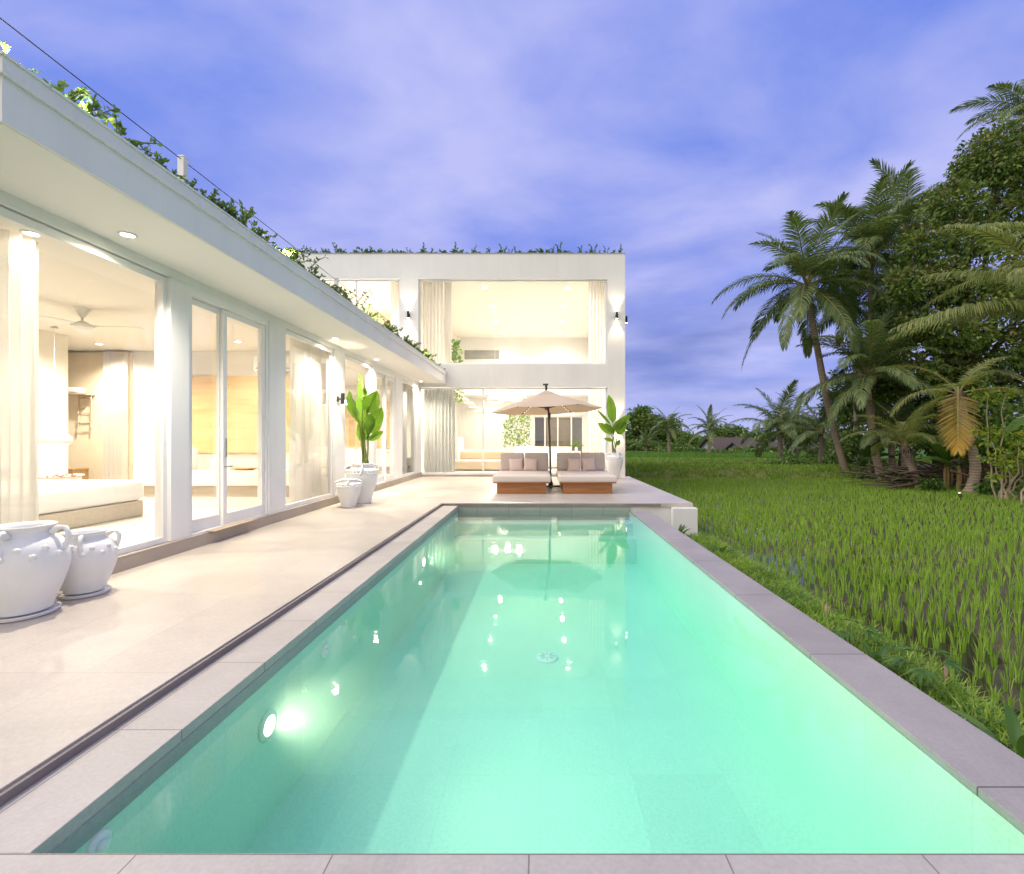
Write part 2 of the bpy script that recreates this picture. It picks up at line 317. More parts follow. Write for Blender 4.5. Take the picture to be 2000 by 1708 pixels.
# ------------------------------------------------------------------ world, sun, camera
def world():
    w = bpy.data.worlds.new('World'); scene.world = w; w.use_nodes = True
    nt = w.node_tree; nt.nodes.clear(); L = nt.links.new
    def math_(op, a, b=None, clamp=False):
        n = nt.nodes.new('ShaderNodeMath'); n.operation = op; n.use_clamp = clamp
        for i, q in enumerate((a, b)):
            if q is None: continue
            if isinstance(q, (int, float)): n.inputs[i].default_value = q
            else: L(q, n.inputs[i])
        return n.outputs[0]
    def mixc(f, a, b):
        n = nt.nodes.new('ShaderNodeMixRGB')
        for i, q in enumerate((f, a, b)):
            if isinstance(q, (int, float)): n.inputs[i].default_value = q
            elif isinstance(q, tuple): n.inputs[i].default_value = rgba(q)
            else: L(q, n.inputs[i])
        return n.outputs[0]
    tc = nt.nodes.new('ShaderNodeTexCoord'); sp = nt.nodes.new('ShaderNodeSeparateXYZ'); L(tc.outputs['Generated'], sp.inputs[0])
    x, y, z = sp.outputs
    zc = math_('MAXIMUM', z, 0.0)
    base = ramp(nt, [(0,(.40,.43,.74)),(.10,(.25,.30,.68)),(.25,(.185,.245,.67)),(.55,(.145,.22,.66)),(1,(.12,.195,.63))]); L(zc, base.inputs[0])
    den = math_('ADD', zc, .22)
    cb = nt.nodes.new('ShaderNodeCombineXYZ'); L(math_('DIVIDE', x, den), cb.inputs[0]); L(math_('DIVIDE', y, den), cb.inputs[1])
    mp = nt.nodes.new('ShaderNodeMapping'); mp.inputs['Rotation'].default_value = (0,0,R(35)); mp.inputs['Scale'].default_value = (1.0,1.35,1); mp.inputs['Location'].default_value = (3.1,1.7,0)
    L(cb.outputs[0], mp.inputs[0])
    n1 = nt.nodes.new('ShaderNodeTexNoise'); n1.inputs['Scale'].default_value = 1.6; n1.inputs['Detail'].default_value = 7; n1.inputs['Roughness'].default_value = .52; n1.inputs['Distortion'].default_value = .25
    L(mp.outputs[0], n1.inputs['Vector'])
    r1 = ramp(nt, [(.34,(0,0,0)),(.66,(1,1,1))]); L(n1.outputs['Fac'], r1.inputs[0])
    c = mixc(math_('MULTIPLY', r1.outputs[0], .9), base.outputs[0], (.44,.45,.76))
    # dusky blue bank low on the sky
    mp2 = nt.nodes.new('ShaderNodeMapping'); mp2.inputs['Scale'].default_value = (1.3,1.3,6); L(tc.outputs['Generated'], mp2.inputs[0])
    n2 = nt.nodes.new('ShaderNodeTexNoise'); n2.inputs['Scale'].default_value = 1.7; n2.inputs['Detail'].default_value = 5; L(mp2.outputs[0], n2.inputs['Vector'])
    r2 = ramp(nt, [(.42,(0,0,0)),(.66,(1,1,1))]); L(n2.outputs['Fac'], r2.inputs[0])
    lo = ramp(nt, [(0.03,(0,0,0)),(.13,(1,1,1)),(.20,(1,1,1)),(.40,(0,0,0))]); L(zc, lo.inputs[0])
    c = mixc(math_('MULTIPLY', math_('MULTIPLY', r2.outputs[0], lo.outputs[0]), .8), c, (.10,.15,.44))
    # brighter, paler evening sky behind the camera
    bk = nt.nodes.new('ShaderNodeMapRange'); bk.interpolation_type = 'SMOOTHSTEP'; bk.inputs['From Min'].default_value = .15; bk.inputs['From Max'].default_value = -.75
    L(y, bk.inputs['Value'])
    c = mixc(bk.outputs[0], c, BACKSKY)
    # below the horizon
    hz = nt.nodes.new('ShaderNodeMapRange'); hz.inputs['From Min'].default_value = -.02; hz.inputs['From Max'].default_value = -.1; L(z, hz.inputs['Value'])
    c = mixc(hz.outputs[0], c, (.05,.07,.04))
    b1 = nt.nodes.new('ShaderNodeBackground'); L(c, b1.inputs[0]); b1.inputs[1].default_value = 1.0
    sk = nt.nodes.new('ShaderNodeTexSky'); sk.sky_type = 'NISHITA'; sk.sun_disc = False; sk.sun_elevation = R(SUN_EL); sk.sun_rotation = R(SUN_ROT)
    b2 = nt.nodes.new('ShaderNodeBackground'); L(sk.outputs[0], b2.inputs[0]); b2.inputs[1].default_value = .006
    ad = nt.nodes.new('ShaderNodeAddShader'); L(b1.outputs[0], ad.inputs[0]); L(b2.outputs[0], ad.inputs[1])
    o = nt.nodes.new('ShaderNodeOutputWorld'); L(ad.outputs[0], o.inputs[0])
SUN_EL = 50; SUN_ROT = 256
BACKSKY = (.86,.80,.745)
world()
def add_light(name, kind, loc, energy, color, size=.05, spot=None, blend=.6, aim=None):
    d = bpy.data.lights.new(name, kind); d.energy = energy; d.color = color
    if kind == 'SUN': d.angle = size
    elif kind != 'AREA': d.shadow_soft_size = size
    if kind == 'SPOT': d.spot_size = R(spot); d.spot_blend = blend
    o = bpy.data.objects.new(name, d); COL.objects.link(o); o.location = loc
    if aim is not None: o.rotation_euler = (Vector(aim) - Vector(loc)).to_track_quat('-Z', 'Y').to_euler()
    return o
# sun: direction from which the light comes: azimuth measured so that it lies behind and left of the camera
sd = Vector((math.sin(R(SUN_ROT))*math.cos(R(SUN_EL)), math.cos(R(SUN_ROT))*math.cos(R(SUN_EL)), math.sin(R(SUN_EL))))
add_light('evening_sun', 'SUN', sd*50, 2.0, (1,.94,.84), R(45), aim=(0,0,0))

cam = bpy.data.cameras.new('camera'); cam.sensor_width = 36; cam.sensor_fit = 'HORIZONTAL'; cam.lens = 36*894/2000
cam.shift_x = -55/2000; cam.shift_y = 4/2000; cam.clip_start = .05; cam.clip_end = 2000
co = bpy.data.objects.new('camera', cam); COL.objects.link(co); co.location = (0,0,1.27); co.rotation_euler = (R(90),0,0); scene.camera = co
scene.view_settings.view_transform = 'Standard'; scene.view_settings.look = 'None'; scene.view_settings.exposure = .3; scene.view_settings.gamma = 1
cy = scene.cycles
cy.max_bounces = 7; cy.diffuse_bounces = 4; cy.glossy_bounces = 3; cy.transmission_bounces = 4; cy.transparent_max_bounces = 24
cy.sample_clamp_indirect = 6; cy.caustics_reflective = False; cy.caustics_refractive = False; cy.use_denoising = True; cy.volume_bounces = 2

WARM = (1,.90,.74)
# ------------------------------------------------------------------ setting: ground, terrace, pool
def setting():
    m = MB(); X0, X1, Y0, Y1 = -1.88, 2.02, 1.25, 8.77      # one sheet with a hole where the pool is dug in
    g = [(-500,-500),(500,-500),(500,900),(-500,900),(X0,Y0),(X1,Y0),(X1,Y1),(X0,Y1)]
    m.add([(a,b,-.72) for a,b in g], [(0,1,5,4),(1,2,6,5),(2,3,7,6),(3,0,4,7)])
    tag(m.build('ground', M['field']), kind='structure')
    # muddy paddy floor, gently uneven
    m = MB(); nx, ny = 46, 76; x0, x1, y0, y1 = 2.6, 15.2, -2.0, 22.0
    vs = []
    for j in range(ny+1):
        for i in range(nx+1):
            x = lerp(x0,x1,i/nx); y = lerp(y0,y1,j/ny)
            vs.append((x, y, -.637 + .004*(x-4) + .02*mnoise.noise(Vector((x*.7,y*.7,0))) + .018*mnoise.noise(Vector((x*3,y*3,1)))))
    m.add(vs, [(j*(nx+1)+i, j*(nx+1)+i+1, (j+1)*(nx+1)+i+1, (j+1)*(nx+1)+i) for j in range(ny) for i in range(nx)], 0, True)
    tag(m.build('paddy_mud', M['mud']), kind='structure')
    m = MB(); m.add([(2.6,-2,-.636),(15.2,-2,-.636),(15.2,22,-.636),(2.6,22,-.636)], [(0,1,2,3)])
    tag(m.build('paddy_water', M['paddywater']), kind='structure')
    # weedy bank beside the pool wall
    m = MB(); nx, ny = 12, 90; vs = []
    for j in range(ny+1):
        y = lerp(-2.5, 8.3, j/ny); wdt = .95 + .25*mnoise.noise(Vector((y*.6,3,0)))
        for i in range(nx+1):
            t = i/nx; x = 2.0 + t*(wdt+.25)
            z = -.42 - .18*max(0,y-7.0) - .33*max(0,(t-.55)/.45)**1.3 + .05*mnoise.noise(Vector((x*2,y*2,5))) + .03*mnoise.noise(Vector((x*7,y*7,5)))
            vs.append((x,y,z))
    m.add(vs, [(j*(nx+1)+i, j*(nx+1)+i+1, (j+1)*(nx+1)+i+1, (j+1)*(nx+1)+i) for j in range(ny) for i in range(nx)], 0, True)
    tag(m.build('grass_bank', M['earth']), kind='structure')
    # far terraces
    def strip(name, y0, y1, x0, x1, zf, mat, ny=10, nx=60):
        m = MB(); vs = []
        for j in range(ny+1):
            for i in range(nx+1):
                x = lerp(x0,x1,i/nx); y = lerp(y0,y1,j/ny) + 0.5*math.sin(x*.35)*(1 if y1-y0 < 6 else 0)
                vs.append((x,y,zf(j/ny,x,y)))
        m.add(vs, [(j*(nx+1)+i, j*(nx+1)+i+1, (j+1)*(nx+1)+i+1, (j+1)*(nx+1)+i) for j in range(ny) for i in range(nx)], 0, True)
        return tag(m.build(name, mat), kind='structure')
    nz = lambda x, y, s, k: s*mnoise.noise(Vector((x*k,y*k,2)))
    strip('field_ridge', 21.3, 24.6, 1, 24, lambda t,x,y: -.70 + .58*math.sin(PI*min(1,t*1.15))**.6 + nz(x,y,.05,1.3), M['earth'])
    strip('upper_field', 24.2, 66, 1, 46, lambda t,x,y: -.45 + nz(x,y,.03,.8), M['field'], 30, 40)
    strip('field_ridge', 29.5, 32.0, 1, 30, lambda t,x,y: -.55 + .42*math.sin(PI*t)**.6 + nz(x,y,.06,1.1), M['earth'])
    strip('tree_bank', 11, 40, 14.6, 60, lambda t,x,y: -.66 + .28*min(1,(x-14.6)/1.2) + nz(x,y,.06,.9), M['earth'], 30, 40)
    m = MB(); p = [(1345,921,22.6),(1400,924,22.5),(1450,925,22.3),(1500,928,22.0),(1545,932,21.8)]
    pts = [at(a,b,c) for a,b,c in p]
    vs = []; 
    for q in pts: vs += [(q.x, q.y-.12, -.27), (q.x, q.y+.12, -.25), (q.x, q.y+.12, -.19), (q.x, q.y-.12, -.21)]
    fs = []
    for i in range(len(pts)-1):
        a = i*4; b = a+4
        fs += [(a,b,b+3,a+3),(a+3,b+3,b+2,a+2),(a+2,b+2,b+1,a+1)]
    m.add(vs, fs); tag(m.build('path', M['concrete']), kind='structure')
    m = MB(); m.tube([at(1985,988,13.3)+Vector((0,0,.0)), at(1915,977,14.0), at(2060,1003,12.4)][1::-1] , .03, 5); m.tube([at(1985,988,13.3), at(2080,1004,12.3)], .03, 5)
    tag(m.build('path', M['concrete']), kind='structure')
    # terrace (raised 4.5 cm above the coping)
    m = MB()
    m.box(-3.87,-1.89,-3,8.75,-.25,.045); m.box(-3.87,2.92,8.75,15.0,-.03,.045)
    o = m.build('terrace', M['deck'], bevel=.003); tag(o, kind='structure')
    m = MB()
    m.box(-3.8,2.5,8.78,15,-.75,-.031)          # foundation under the terrace
    m.box(2.5,2.96,8.60,9.1,-.8,-.033)           # corner pier
    tag(m.build('terrace_base', M['plaster'], bevel=.004), kind='structure')
    m = MB(); m.box(-1.889,-1.868,-3,8.748,-.02,.034); m.box(-1.868,2.3,8.735,8.749,-.02,.034)
    tag(m.build('drain_channel', M['slate']), kind='structure')
    # coping, higher on the left and near sides; the right side is a lower overflow lip
    m = MB(); m.box(-1.868,-1.566,1.405,8.72,-.05,0); m.box(-1.868,2.02,-3,1.405,-.05,0)
    tag(m.build('coping', M['coping'], bevel=.003), kind='structure')
    m = MB(); m.box(1.70,2.05,1.405,8.60,-.12,-.083)
    tag(m.build('overflow_lip', M['lip'], bevel=.004), kind='structure')
    m = MB(); m.box(1.72,2.03,1.2,8.74,-1.3,-.121)
    tag(m.build('pool_outer_wall', M['sill']), kind='structure')
    # pool basin: walls, floor, steps
    m = MB()
    m.box(-1.9,-1.566,1.2,8.8,-1.3,-.051,0); m.box(-1.566,1.72,8.73,8.779,-1.3,-.031,1); m.box(-1.566,1.72,1.2,1.405,-1.3,-.051,0)
    m.box(1.701,1.719,1.405,8.73,-1.3,-.122,0); m.box(-1.566,1.701,1.405,8.73,-1.3,-.93,0)
    m.box(-1.566,1.70,8.40,8.73,-.93,-.28,0); m.box(-1.566,1.70,8.08,8.40,-.93,-.50,0)
    tag(m.build('pool_basin', [M['pooltile'], M['waterline']]), kind='structure')
    m = MB(); m.box(-1.569,-1.562,1.405,8.73,-.118,-.052)
    tag(m.build('waterline_band', M['waterline']), kind='structure')
    m = MB(); m.box(-1.60,1.715,1.38,8.76,-1.05,-.094)
    tag(m.build('pool_water', M['water']), kind='structure')
setting()

# pool fittings
def pool_bits():
    for i, (y, z, e, lab) in enumerate([(2.62,-.37,1.0,'bright round underwater lamp on the left pool wall nearest the camera'), (6.1,-.37,.9,'round underwater lamp on the left pool wall towards the far end')]):
        t = thing('pool_lamp', lab, 'pool lamp', (-1.566,y,z), group='underwater pool lamps')
        m = MB(); m.lathe([(.078,0),(.082,.008),(.076,.016),(.066,.018)], 28); o = m.build('rim', M['pooltile'], t); o.rotation_euler = (0,R(90),0)
        m = MB(); m.lathe([(.065,.0),(.065,.014),(.04,.022),(.0005,.025)], 28); o = m.build('lens', M['poollens'], t); o.rotation_euler = (0,R(90),0)
        add_light('pool_light', 'SPOT', (-1.50,y,z), POOL_W*e, (1,.88,.52), .06, 128, 1.0, aim=(1.7,y,z+1.7))
    for (y, z, lab) in [(3.32,-.27,'small white return nozzle on the left pool wall beyond the bright lamp'), (1.62,-.17,'white inlet nozzle on the left pool wall at the near corner')]:
        t = thing('pool_nozzle', lab, 'pool nozzle', (-1.566,y,z), group='pool wall nozzles')
        m = MB(); m.lathe([(.045,0),(.045,.01),(.03,.018),(.022,.012),(.0005,.012)], 20); o = m.build('flange', M['ceramic'], t); o.rotation_euler = (0,R(90),0)
        m = MB(); m.lathe([(.018,.012),(.018,.026),(.009,.028),(.0005,.02)], 14); o = m.build('jet', M['ceramic'], t); o.rotation_euler = (0,R(90),0)
    t = thing('pool_drain', 'round drain cover on the pool floor', 'drain', (.07,4.6,-.93))
    m = MB(); m.lathe([(.11,0),(.11,.01),(.09,.018),(.0005,.022)], 28); m.build('cover', M['ceramic'], t)
    m = MB()
    for k in range(8):
        a = 2*PI*k/8; mt = Matrix.Translation((.055*math.cos(a),.055*math.sin(a),.0215)) @ Matrix.Rotation(a,4,'Z'); m.obox(mt,.05,.008,.004)
    m.build('grille', M['grey'], t)
POOL_W = 225
pool_bits()

# ------------------------------------------------------------------ villa
V = thing('villa', 'white two storey villa with a long low wing and glass walls', 'house', (-3.97,15,0))
def vpart(m, name, mat, **k): return m.build(name, mat, V, world=True, **k)
def villa():
    # ---- wing
    m = MB(); m.box(-9.5,-3.895,2.65,14.998,-.3,.18); vpart(m,'floor_slab',M['floor_in'])
    m = MB(); m.box(-3.894,-3.872,2.63,14.998,-.3,.165); m.box(-3.935,-3.872,2.63,14.998,.1655,.183); vpart(m,'plinth',M['sill'],bevel=.003)
    m = MB()
    m.box(-9.5,-3.08,2.62,14.996,3.09,3.355,0)
    m.box(-3.2,-3.055,2.60,14.996,3.356,3.378,0)
    m.box(-3.21,-3.072,2.615,14.996,3.379,3.465,0)
    m.box(-3.215,-3.06,2.605,14.996,3.466,3.482,0)
    m.box(-9.5,-3.212,2.62,2.75,3.379,3.48,0)
    m.box(-9.49,-3.10,2.64,14.99,3.0865,3.0895,1)
    vpart(m,'roof',[M['plaster'],M['soffit']],bevel=.004)
    m = MB(); m.box(-3.9,-3.212,2.76,14.99,3.357,3.42); vpart(m,'planter_soil',M['stick'])
    m = MB(); m.box(-9.3,-4.06,2.86,14.99,3.0,3.088); vpart(m,'ceiling',M['inner'])
    m = MB(); m.box(-4.055,-3.93,2.64,14.99,2.985,3.088); vpart(m,'lintel',M['plaster'],bevel=.004)
    m = MB(); m.box(-9.5,-4.0,2.64,2.85,.181,2.999); m.box(-9.5,-9.31,2.85,14.99,.181,3.0); vpart(m,'wall',M['inner'])
    m = MB(); m.box(-9.3,-4.07,9.0,9.14,.181,2.999); vpart(m,'partition_wall',M['inner'])
    m = MB(); m.box(-9.3,-8.0,8.94,8.998,.182,2.95); vpart(m,'feature_wall',M['beige'])
    m = MB(); m.box(-8.02,-7.9,2.86,7.66,.181,2.999); vpart(m,'headboard_wall',M['inner'])
    m = MB(); m.box(-9.3,-4.07,14.84,14.99,.181,2.999); vpart(m,'partition_wall',M['inner'])
    for (a,b) in [(4.84,5.10),(6.60,7.03),(8.72,9.17),(10.70,10.9),(12.40,12.98),(14.45,14.97)]:
        m = MB(); m.box(-4.08,-3.905,a,b,.184,2.984); vpart(m,'column',M['plaster'],bevel=.006)
    def win_x(y0,y1,z0=.184,z1=2.975,x=-3.975,bar=.05):
        m = MB(); d = .03
        m.box(x-d,x+d,y0,y0+bar,z0,z1); m.box(x-d,x+d,y1-bar,y1,z0,z1)
        m.box(x-d,x+d,y0+bar,y1-bar,z0,z0+.06); m.box(x-d,x+d,y0+bar,y1-bar,z1-.07,z1)
        o = vpart(m,'window',M['frame'],bevel=.004)
        m = MB(); m.box(x-.004,x+.004,y0+bar-.005,y1-bar+.005,z0+.055,z1-.065); m.build('pane',M['glass'],o,world=False)
        p = o.children[0]; p.location = (-V.location.x,-V.location.y,-V.location.z)
    win_x(2.86,4.84); win_x(7.03,8.72); win_x(9.17,10.70); win_x(12.98,14.45)
    def leaf_x(y0,y1,x,z0=.20,z1=2.88,stile=.07,handle=None,low=.14):
        m = MB(); d = .02
        m.box(x-d,x+d,y0,y0+stile,z0,z1); m.box(x-d,x+d,y1-stile,y1,z0,z1)
        m.box(x-d,x+d,y0+stile,y1-stile,z0,z0+low); m.box(x-d,x+d,y0+stile,y1-stile,z1-.07,z1)
        o = vpart(m,'door',M['frame'],bevel=.004)
        m = MB(); m.box(x-.004,x+.004,y0+stile-.005,y1-stile+.005,z0+low-.005,z1-.065); p = m.build('pane',M['glass'],o); p.location = -V.location
        if handle is not None:
            m = MB(); m.box(x+d,x+d+.012,handle-.016,handle+.016,1.05,1.28); m.tube([(x+d+.012,handle,.93),(x+d+.05,handle,.93),(x+d+.05,handle+.05,.93)],.010,8)
            p = m.build('handle',M['grey'],o); p.location = -V.location
    def doorframe(y0,y1):
        m = MB(); m.box(-4.03,-3.92,y0,y0+.05,.184,2.984); m.box(-4.03,-3.92,y1-.05,y1,.184,2.984); m.box(-4.03,-3.92,y0+.05,y1-.05,2.89,2.984); m.box(-4.03,-3.92,y0+.05,y1-.05,.184,.198)
        vpart(m,'door_frame',M['frame'],bevel=.004)
    doorframe(5.10,6.60); leaf_x(5.16,5.74,-3.995,handle=5.70); leaf_x(5.68,6.54,-3.952,handle=5.72)
    doorframe(10.90,12.40); leaf_x(10.96,11.70,-3.995); leaf_x(11.64,12.34,-3.952,handle=11.7)
    # ---- main block
    m = MB()
    m.box(2.2,2.785,15,15.25,-.8,7.33); m.box(-3.99,2.2,15,15.25,3.0,3.72); m.box(-9.5,2.2,15,15.25,6.555,7.33)
    m.box(-3.99,2.2,15,15.25,-.3,.12); m.box(-4.6,-3.99,15,15.25,3.72,6.555); m.box(-9.5,-3.99,15,15.25,-.3,3.72); m.box(-9.5,-8.6,15,15.25,3.72,6.555)
    m.box(2.535,2.785,15.25,24.45,-.8,7.33); m.box(-9.5,-9.25,15.25,24.45,-.3,7.33)
    m.box(-9.25,-.35,24.2,24.45,-.3,7.33); m.box(2.28,2.535,24.2,24.45,-.3,7.33); m.box(-.35,2.28,24.2,24.45,2.5,7.33); m.box(-.35,2.28,24.2,24.45,-.3,.13)
    vpart(m,'wall',M['plaster'])
    m = MB(); m.box(-9.25,2.535,15.25,24.2,6.62,7.15); vpart(m,'roof',M['inner'])
    m = MB(); m.box(-9.25,2.535,15.25,24.2,-.3,.13); vpart(m,'floor_slab',M['floor_in'])
    m = MB(); m.box(-9.25,-4.43,15.25,24.2,3.5,3.72); vpart(m,'upper_floor',M['inner'])
    m = MB(); m.box(-4.42,-4.3,15.25,24.2,.131,6.619); vpart(m,'partition_wall',M['inner'])
    m = MB(); m.box(-9.25,-4.43,19.5,19.6,3.721,6.619); vpart(m,'partition_wall',M['beige'])
    m = MB(); m.box(-9.5,2.79,14.99,15.2,7.331,7.372); m.box(2.6,2.79,15.2,24.4,7.331,7.372); vpart(m,'roof_edge',M['grey'],bevel=.003)
    m = MB(); m.box(-3.99,2.2,14.96,15.0,-.02,.105); vpart(m,'plinth',M['sill'],bevel=.003)
    m = MB(); m.box(-4.3,2.535,22.6,24.2,3.45,3.70); vpart(m,'gallery_floor',M['inner'])
    for (x0,x1,z0,z1) in [(-3.99,2.2,2.965,2.998),(-3.99,2.2,6.52,6.553),(-8.6,-4.6,6.52,6.553)]:
        m = MB(); m.box(x0,x1,14.985,15.04,z0,z1); vpart(m,'opening_trim',M['frame'])
    
    def win_y(x0,x1,z0,z1,y=15.1,mull=(),bar=.05,label=None):
        m = MB(); d = .03
        m.box(x0,x0+bar,y-d,y+d,z0,z1); m.box(x1-bar,x1,y-d,y+d,z0,z1); m.box(x0+bar,x1-bar,y-d,y+d,z0,z0+bar); m.box(x0+bar,x1-bar,y-d,y+d,z1-bar,z1)
        for q in mull: m.box(q-.025,q+.025,y-d,y+d,z0+bar,z1-bar)
        o = vpart(m,'window',M['frame'],bevel=.003)
        m = MB(); m.box(x0+bar-.005,x1-bar+.005,y-.004,y+.004,z0+bar-.005,z1-bar+.005); p = m.build('pane',M['glass'],o); p.location = -V.location
    win_y(-3.985,2.195,.125,2.96,mull=(-1.88,)); win_y(-3.985,2.195,3.725,6.515); win_y(-8.595,-4.605,3.725,6.515,mull=(-6.06,))
    # rear sliding door, its centre leaf backed by a taupe blind
    m = MB(); y = 24.3
    for q in (-.35,.22,.9,1.62,2.22): m.box(q,q+.07,y-.03,y+.03,.13,2.49)
    m.box(-.28,2.22,y-.029,y+.029,2.42,2.49); m.box(-.28,2.22,y-.029,y+.029,.13,.20)
    o = vpart(m,'rear_door',M['frame'])
    m = MB(); m.box(-.28,2.22,y-.004,y+.004,.2,2.42); p = m.build('pane',M['glass'],o); p.location = -V.location
    m = MB(); m.box(.30,1.6,24.36,24.38,.16,2.44); p = m.build('blind',M['darkpane'],o); p.location = -V.location
    m = MB(); m.box(-4.0,-2.15,24.17,24.198,5.48,5.96); o = vpart(m,'clerestory',M['screen'])
    m = MB(); m.box(-4.06,-2.12,24.15,24.19,5.43,5.479); m.box(-4.06,-4.0,24.15,24.19,5.479,5.98); m.box(-2.15,-2.12,24.15,24.19,5.479,5.98); p = m.build('frame',M['frame'],o); p.location = -V.location
    # floating stair along the rear wall
    m = MB()
    for k in range(15):
        x = -4.1 + k*.27; z = 3.35 - k*.205; m.box(x,x+.34,21.3,22.5,z,z+.07)
    vpart(m,'staircase',M['inner'],bevel=.004)
    m = MB(); m.box(-6.6,-6.55,15.26,24.1,.131,3.4)
villa()

# ------------------------------------------------------------------ lamps
def downlight(x, y, z, label, group, power, spot=130, lampname='downlight_beam', col=WARM, r=.048):
    t = thing('downlight', label, 'downlight', (x,y,z), group=group)
    m = MB(); m.lathe([(r*1.45,0),(r*1.45,-.006),(r*1.05,-.012),(r,-.004)], 24); m.build('trim_ring', M['frame'], t)
    m = MB(); m.lathe([(r*.98,-.003),(r*.9,-.0065),(.0005,-.007)], 24); m.build('lens', M['lamp'], t)
    if power: add_light(lampname, 'SPOT', (x,y,z-.03), power, col, .045, spot, .9, aim=(x,y,z-1))
SOF = 310
for (x,y,lab) in [(-3.66,4.06,'soffit downlight outside the bedroom, nearest the camera'), (-3.70,8.26,'soffit downlight above the black wall lamp by the tall potted plant'),
              (-3.72,10.40,'third soffit downlight from the camera, past the tall potted plant'), (-3.74,14.35,'soffit downlight in the corner where the wing meets the main block')]:
    downlight(x,y,3.0862,lab,'downlights in the wing soffit',SOF,140)
ROOM = 400
for (x,y,lab,p) in [(-4.27,3.84,'bedroom downlight in front of the near sheer curtain',.15), (-8.0,8.3,'bedroom downlight near the rear beige wall, right of the ceiling fan',.9), (-5.35,8.1,'bedroom downlight above the onyx panel by the glass doors',.3),
              (-6.2,4.4,'bedroom downlight over the bed hidden behind the curtain',1.1),(-6.9,6.9,'bedroom downlight between the fan and the pendant',.9),
              (-5.1,10.6,'downlight in the second wing room by its window',1.0),(-5.2,13.2,'downlight in the second wing room near the far corner',1.0),(-7.4,12.0,'downlight deep inside the second wing room',.8)]:
    downlight(x,y,2.999,lab,'downlights in the wing rooms',ROOM*p,150)
HALL = 400
names = ['front','second','third','rear']
for i, y in enumerate((16.2,18.4,20.7,22.9)):
    for s, x in (('left',-1.98),('right',.98)):
        downlight(x,y,6.619,f'{names[i]} {s} downlight of the two rows in the high hall ceiling','downlights in the hall ceiling',HALL*(1 if i<3 else .6),150,r=.10)
downlight(-6.2,17.2,6.619,'downlight in the upper left room ceiling','downlights in the upper room',1500,150)
for (x,y,lab) in ((-2.6,23.4,'left downlight under the rear gallery of the hall'),(1.0,23.4,'right downlight under the rear gallery of the hall')):
    downlight(x,y,3.449,lab,'downlights under the gallery',90,150)

def wall_lamp(loc, nrm, label, power=42):
    # cylinder throwing light up and down; nrm = outward direction of the wall
    t = thing('wall_lamp', label, 'wall lamp', loc, group='black up and down wall lamps')
    n = Vector(nrm); c = n*.10
    m = MB(); m.lathe([(.033,-.11),(.036,-.112),(.036,.112),(.033,.11)], 20, (c.x,c.y,0)); m.build('shade', M['black'], t, sharp=40)
    m = MB(); q = n.to_track_quat('X','Z').to_matrix().to_4x4(); m.obox(Matrix.Translation(n*.008) @ q,.016,.07,.10); m.obox(Matrix.Translation(n*.04) @ q,.06,.03,.03); m.build('bracket', M['black'], t)
    m = MB(); m.lathe([(.03,.1125),(.0005,.1135)],16,(c.x,c.y,0)); m.lathe([(.0005,-.1135),(.03,-.1125)],16,(c.x,c.y,0)); m.build('lens', M['lamp'], t)
    L = Vector(loc)
    for s in (1,-1):
        p = L + c + Vector((0,0,.13*s)); add_light('wall_lamp_beam','SPOT',p,power,(1,.82,.58),.02,75,.8,aim=p+Vector((-n.x*.12,-n.y*.12,s)))
wall_lamp((-3.905,8.82,2.04),(1,0,0),'black wall lamp on the wing column beside the tall potted plant',22)
wall_lamp((-4.3,15,5.32),(0,-1,0),'black wall lamp on the pier between the two upper windows')
wall_lamp((2.5,15,5.30),(0,-1,0),'black wall lamp on the upper right pier of the facade')
wall_lamp((2.785,15.3,5.26),(1,0,0),'black wall lamp high on the right side wall against the sky')
wall_lamp((2.52,15,1.75),(0,-1,0),'wall lamp low on the right pier, half hidden by the potted plant')
wall_lamp((2.785,15.3,1.68),(1,0,0),'black wall lamp low on the right side wall against the trees')

# ------------------------------------------------------------------ soft shapes
def rounded(m, cx, cy, cz, sx, sy, sz, r, mat=0, k=3, puff=0):
    # rounded box as a superellipsoid-like grid on a cube
    n = 10; vs = []; fs = []; idx = {}
    def vert(p):
        key = tuple(round(q,5) for q in p)
        if key in idx: return idx[key]
        x, y, z = p; h = (sx/2, sy/2, sz/2); q = []
        core = Vector((max(-h[0]+r,min(h[0]-r,x*h[0])), max(-h[1]+r,min(h[1]-r,y*h[1])), max(-h[2]+r,min(h[2]-r,z*h[2]))))
        full = Vector((x*h[0],y*h[1],z*h[2])); d = full-core
        if d.length > 1e-6: d = d.normalized()*r
        w = core + d
        if puff:
            w.z += puff*(1-x*x)*(1-y*y)*(1 if z > 0 else 0)
        idx[key] = len(vs); vs.append((cx+w.x,cy+w.y,cz+w.z)); return idx[key]
    g = [-1,-.97,-.93,-.86,-.7,-.35,0,.35,.7,.86,.93,.97,1]
    N_ = len(g)-1
    for ax in range(3):
        for s in (-1,1):
            for i in range(N_):
                for j in range(N_):
                    c = []
                    for (a,b) in ((i,j),(i+1,j),(i+1,j+1),(i,j+1)):
                        p = [0,0,0]; p[ax] = s; p[(ax+1)%3] = g[a]; p[(ax+2)%3] = g[b]; c.append(vert(p))
                    if s < 0: c.reverse()
                    if len(set(c)) >= 3: fs.append(tuple(dict.fromkeys(c)))
    m.add(vs, fs, mat, True)
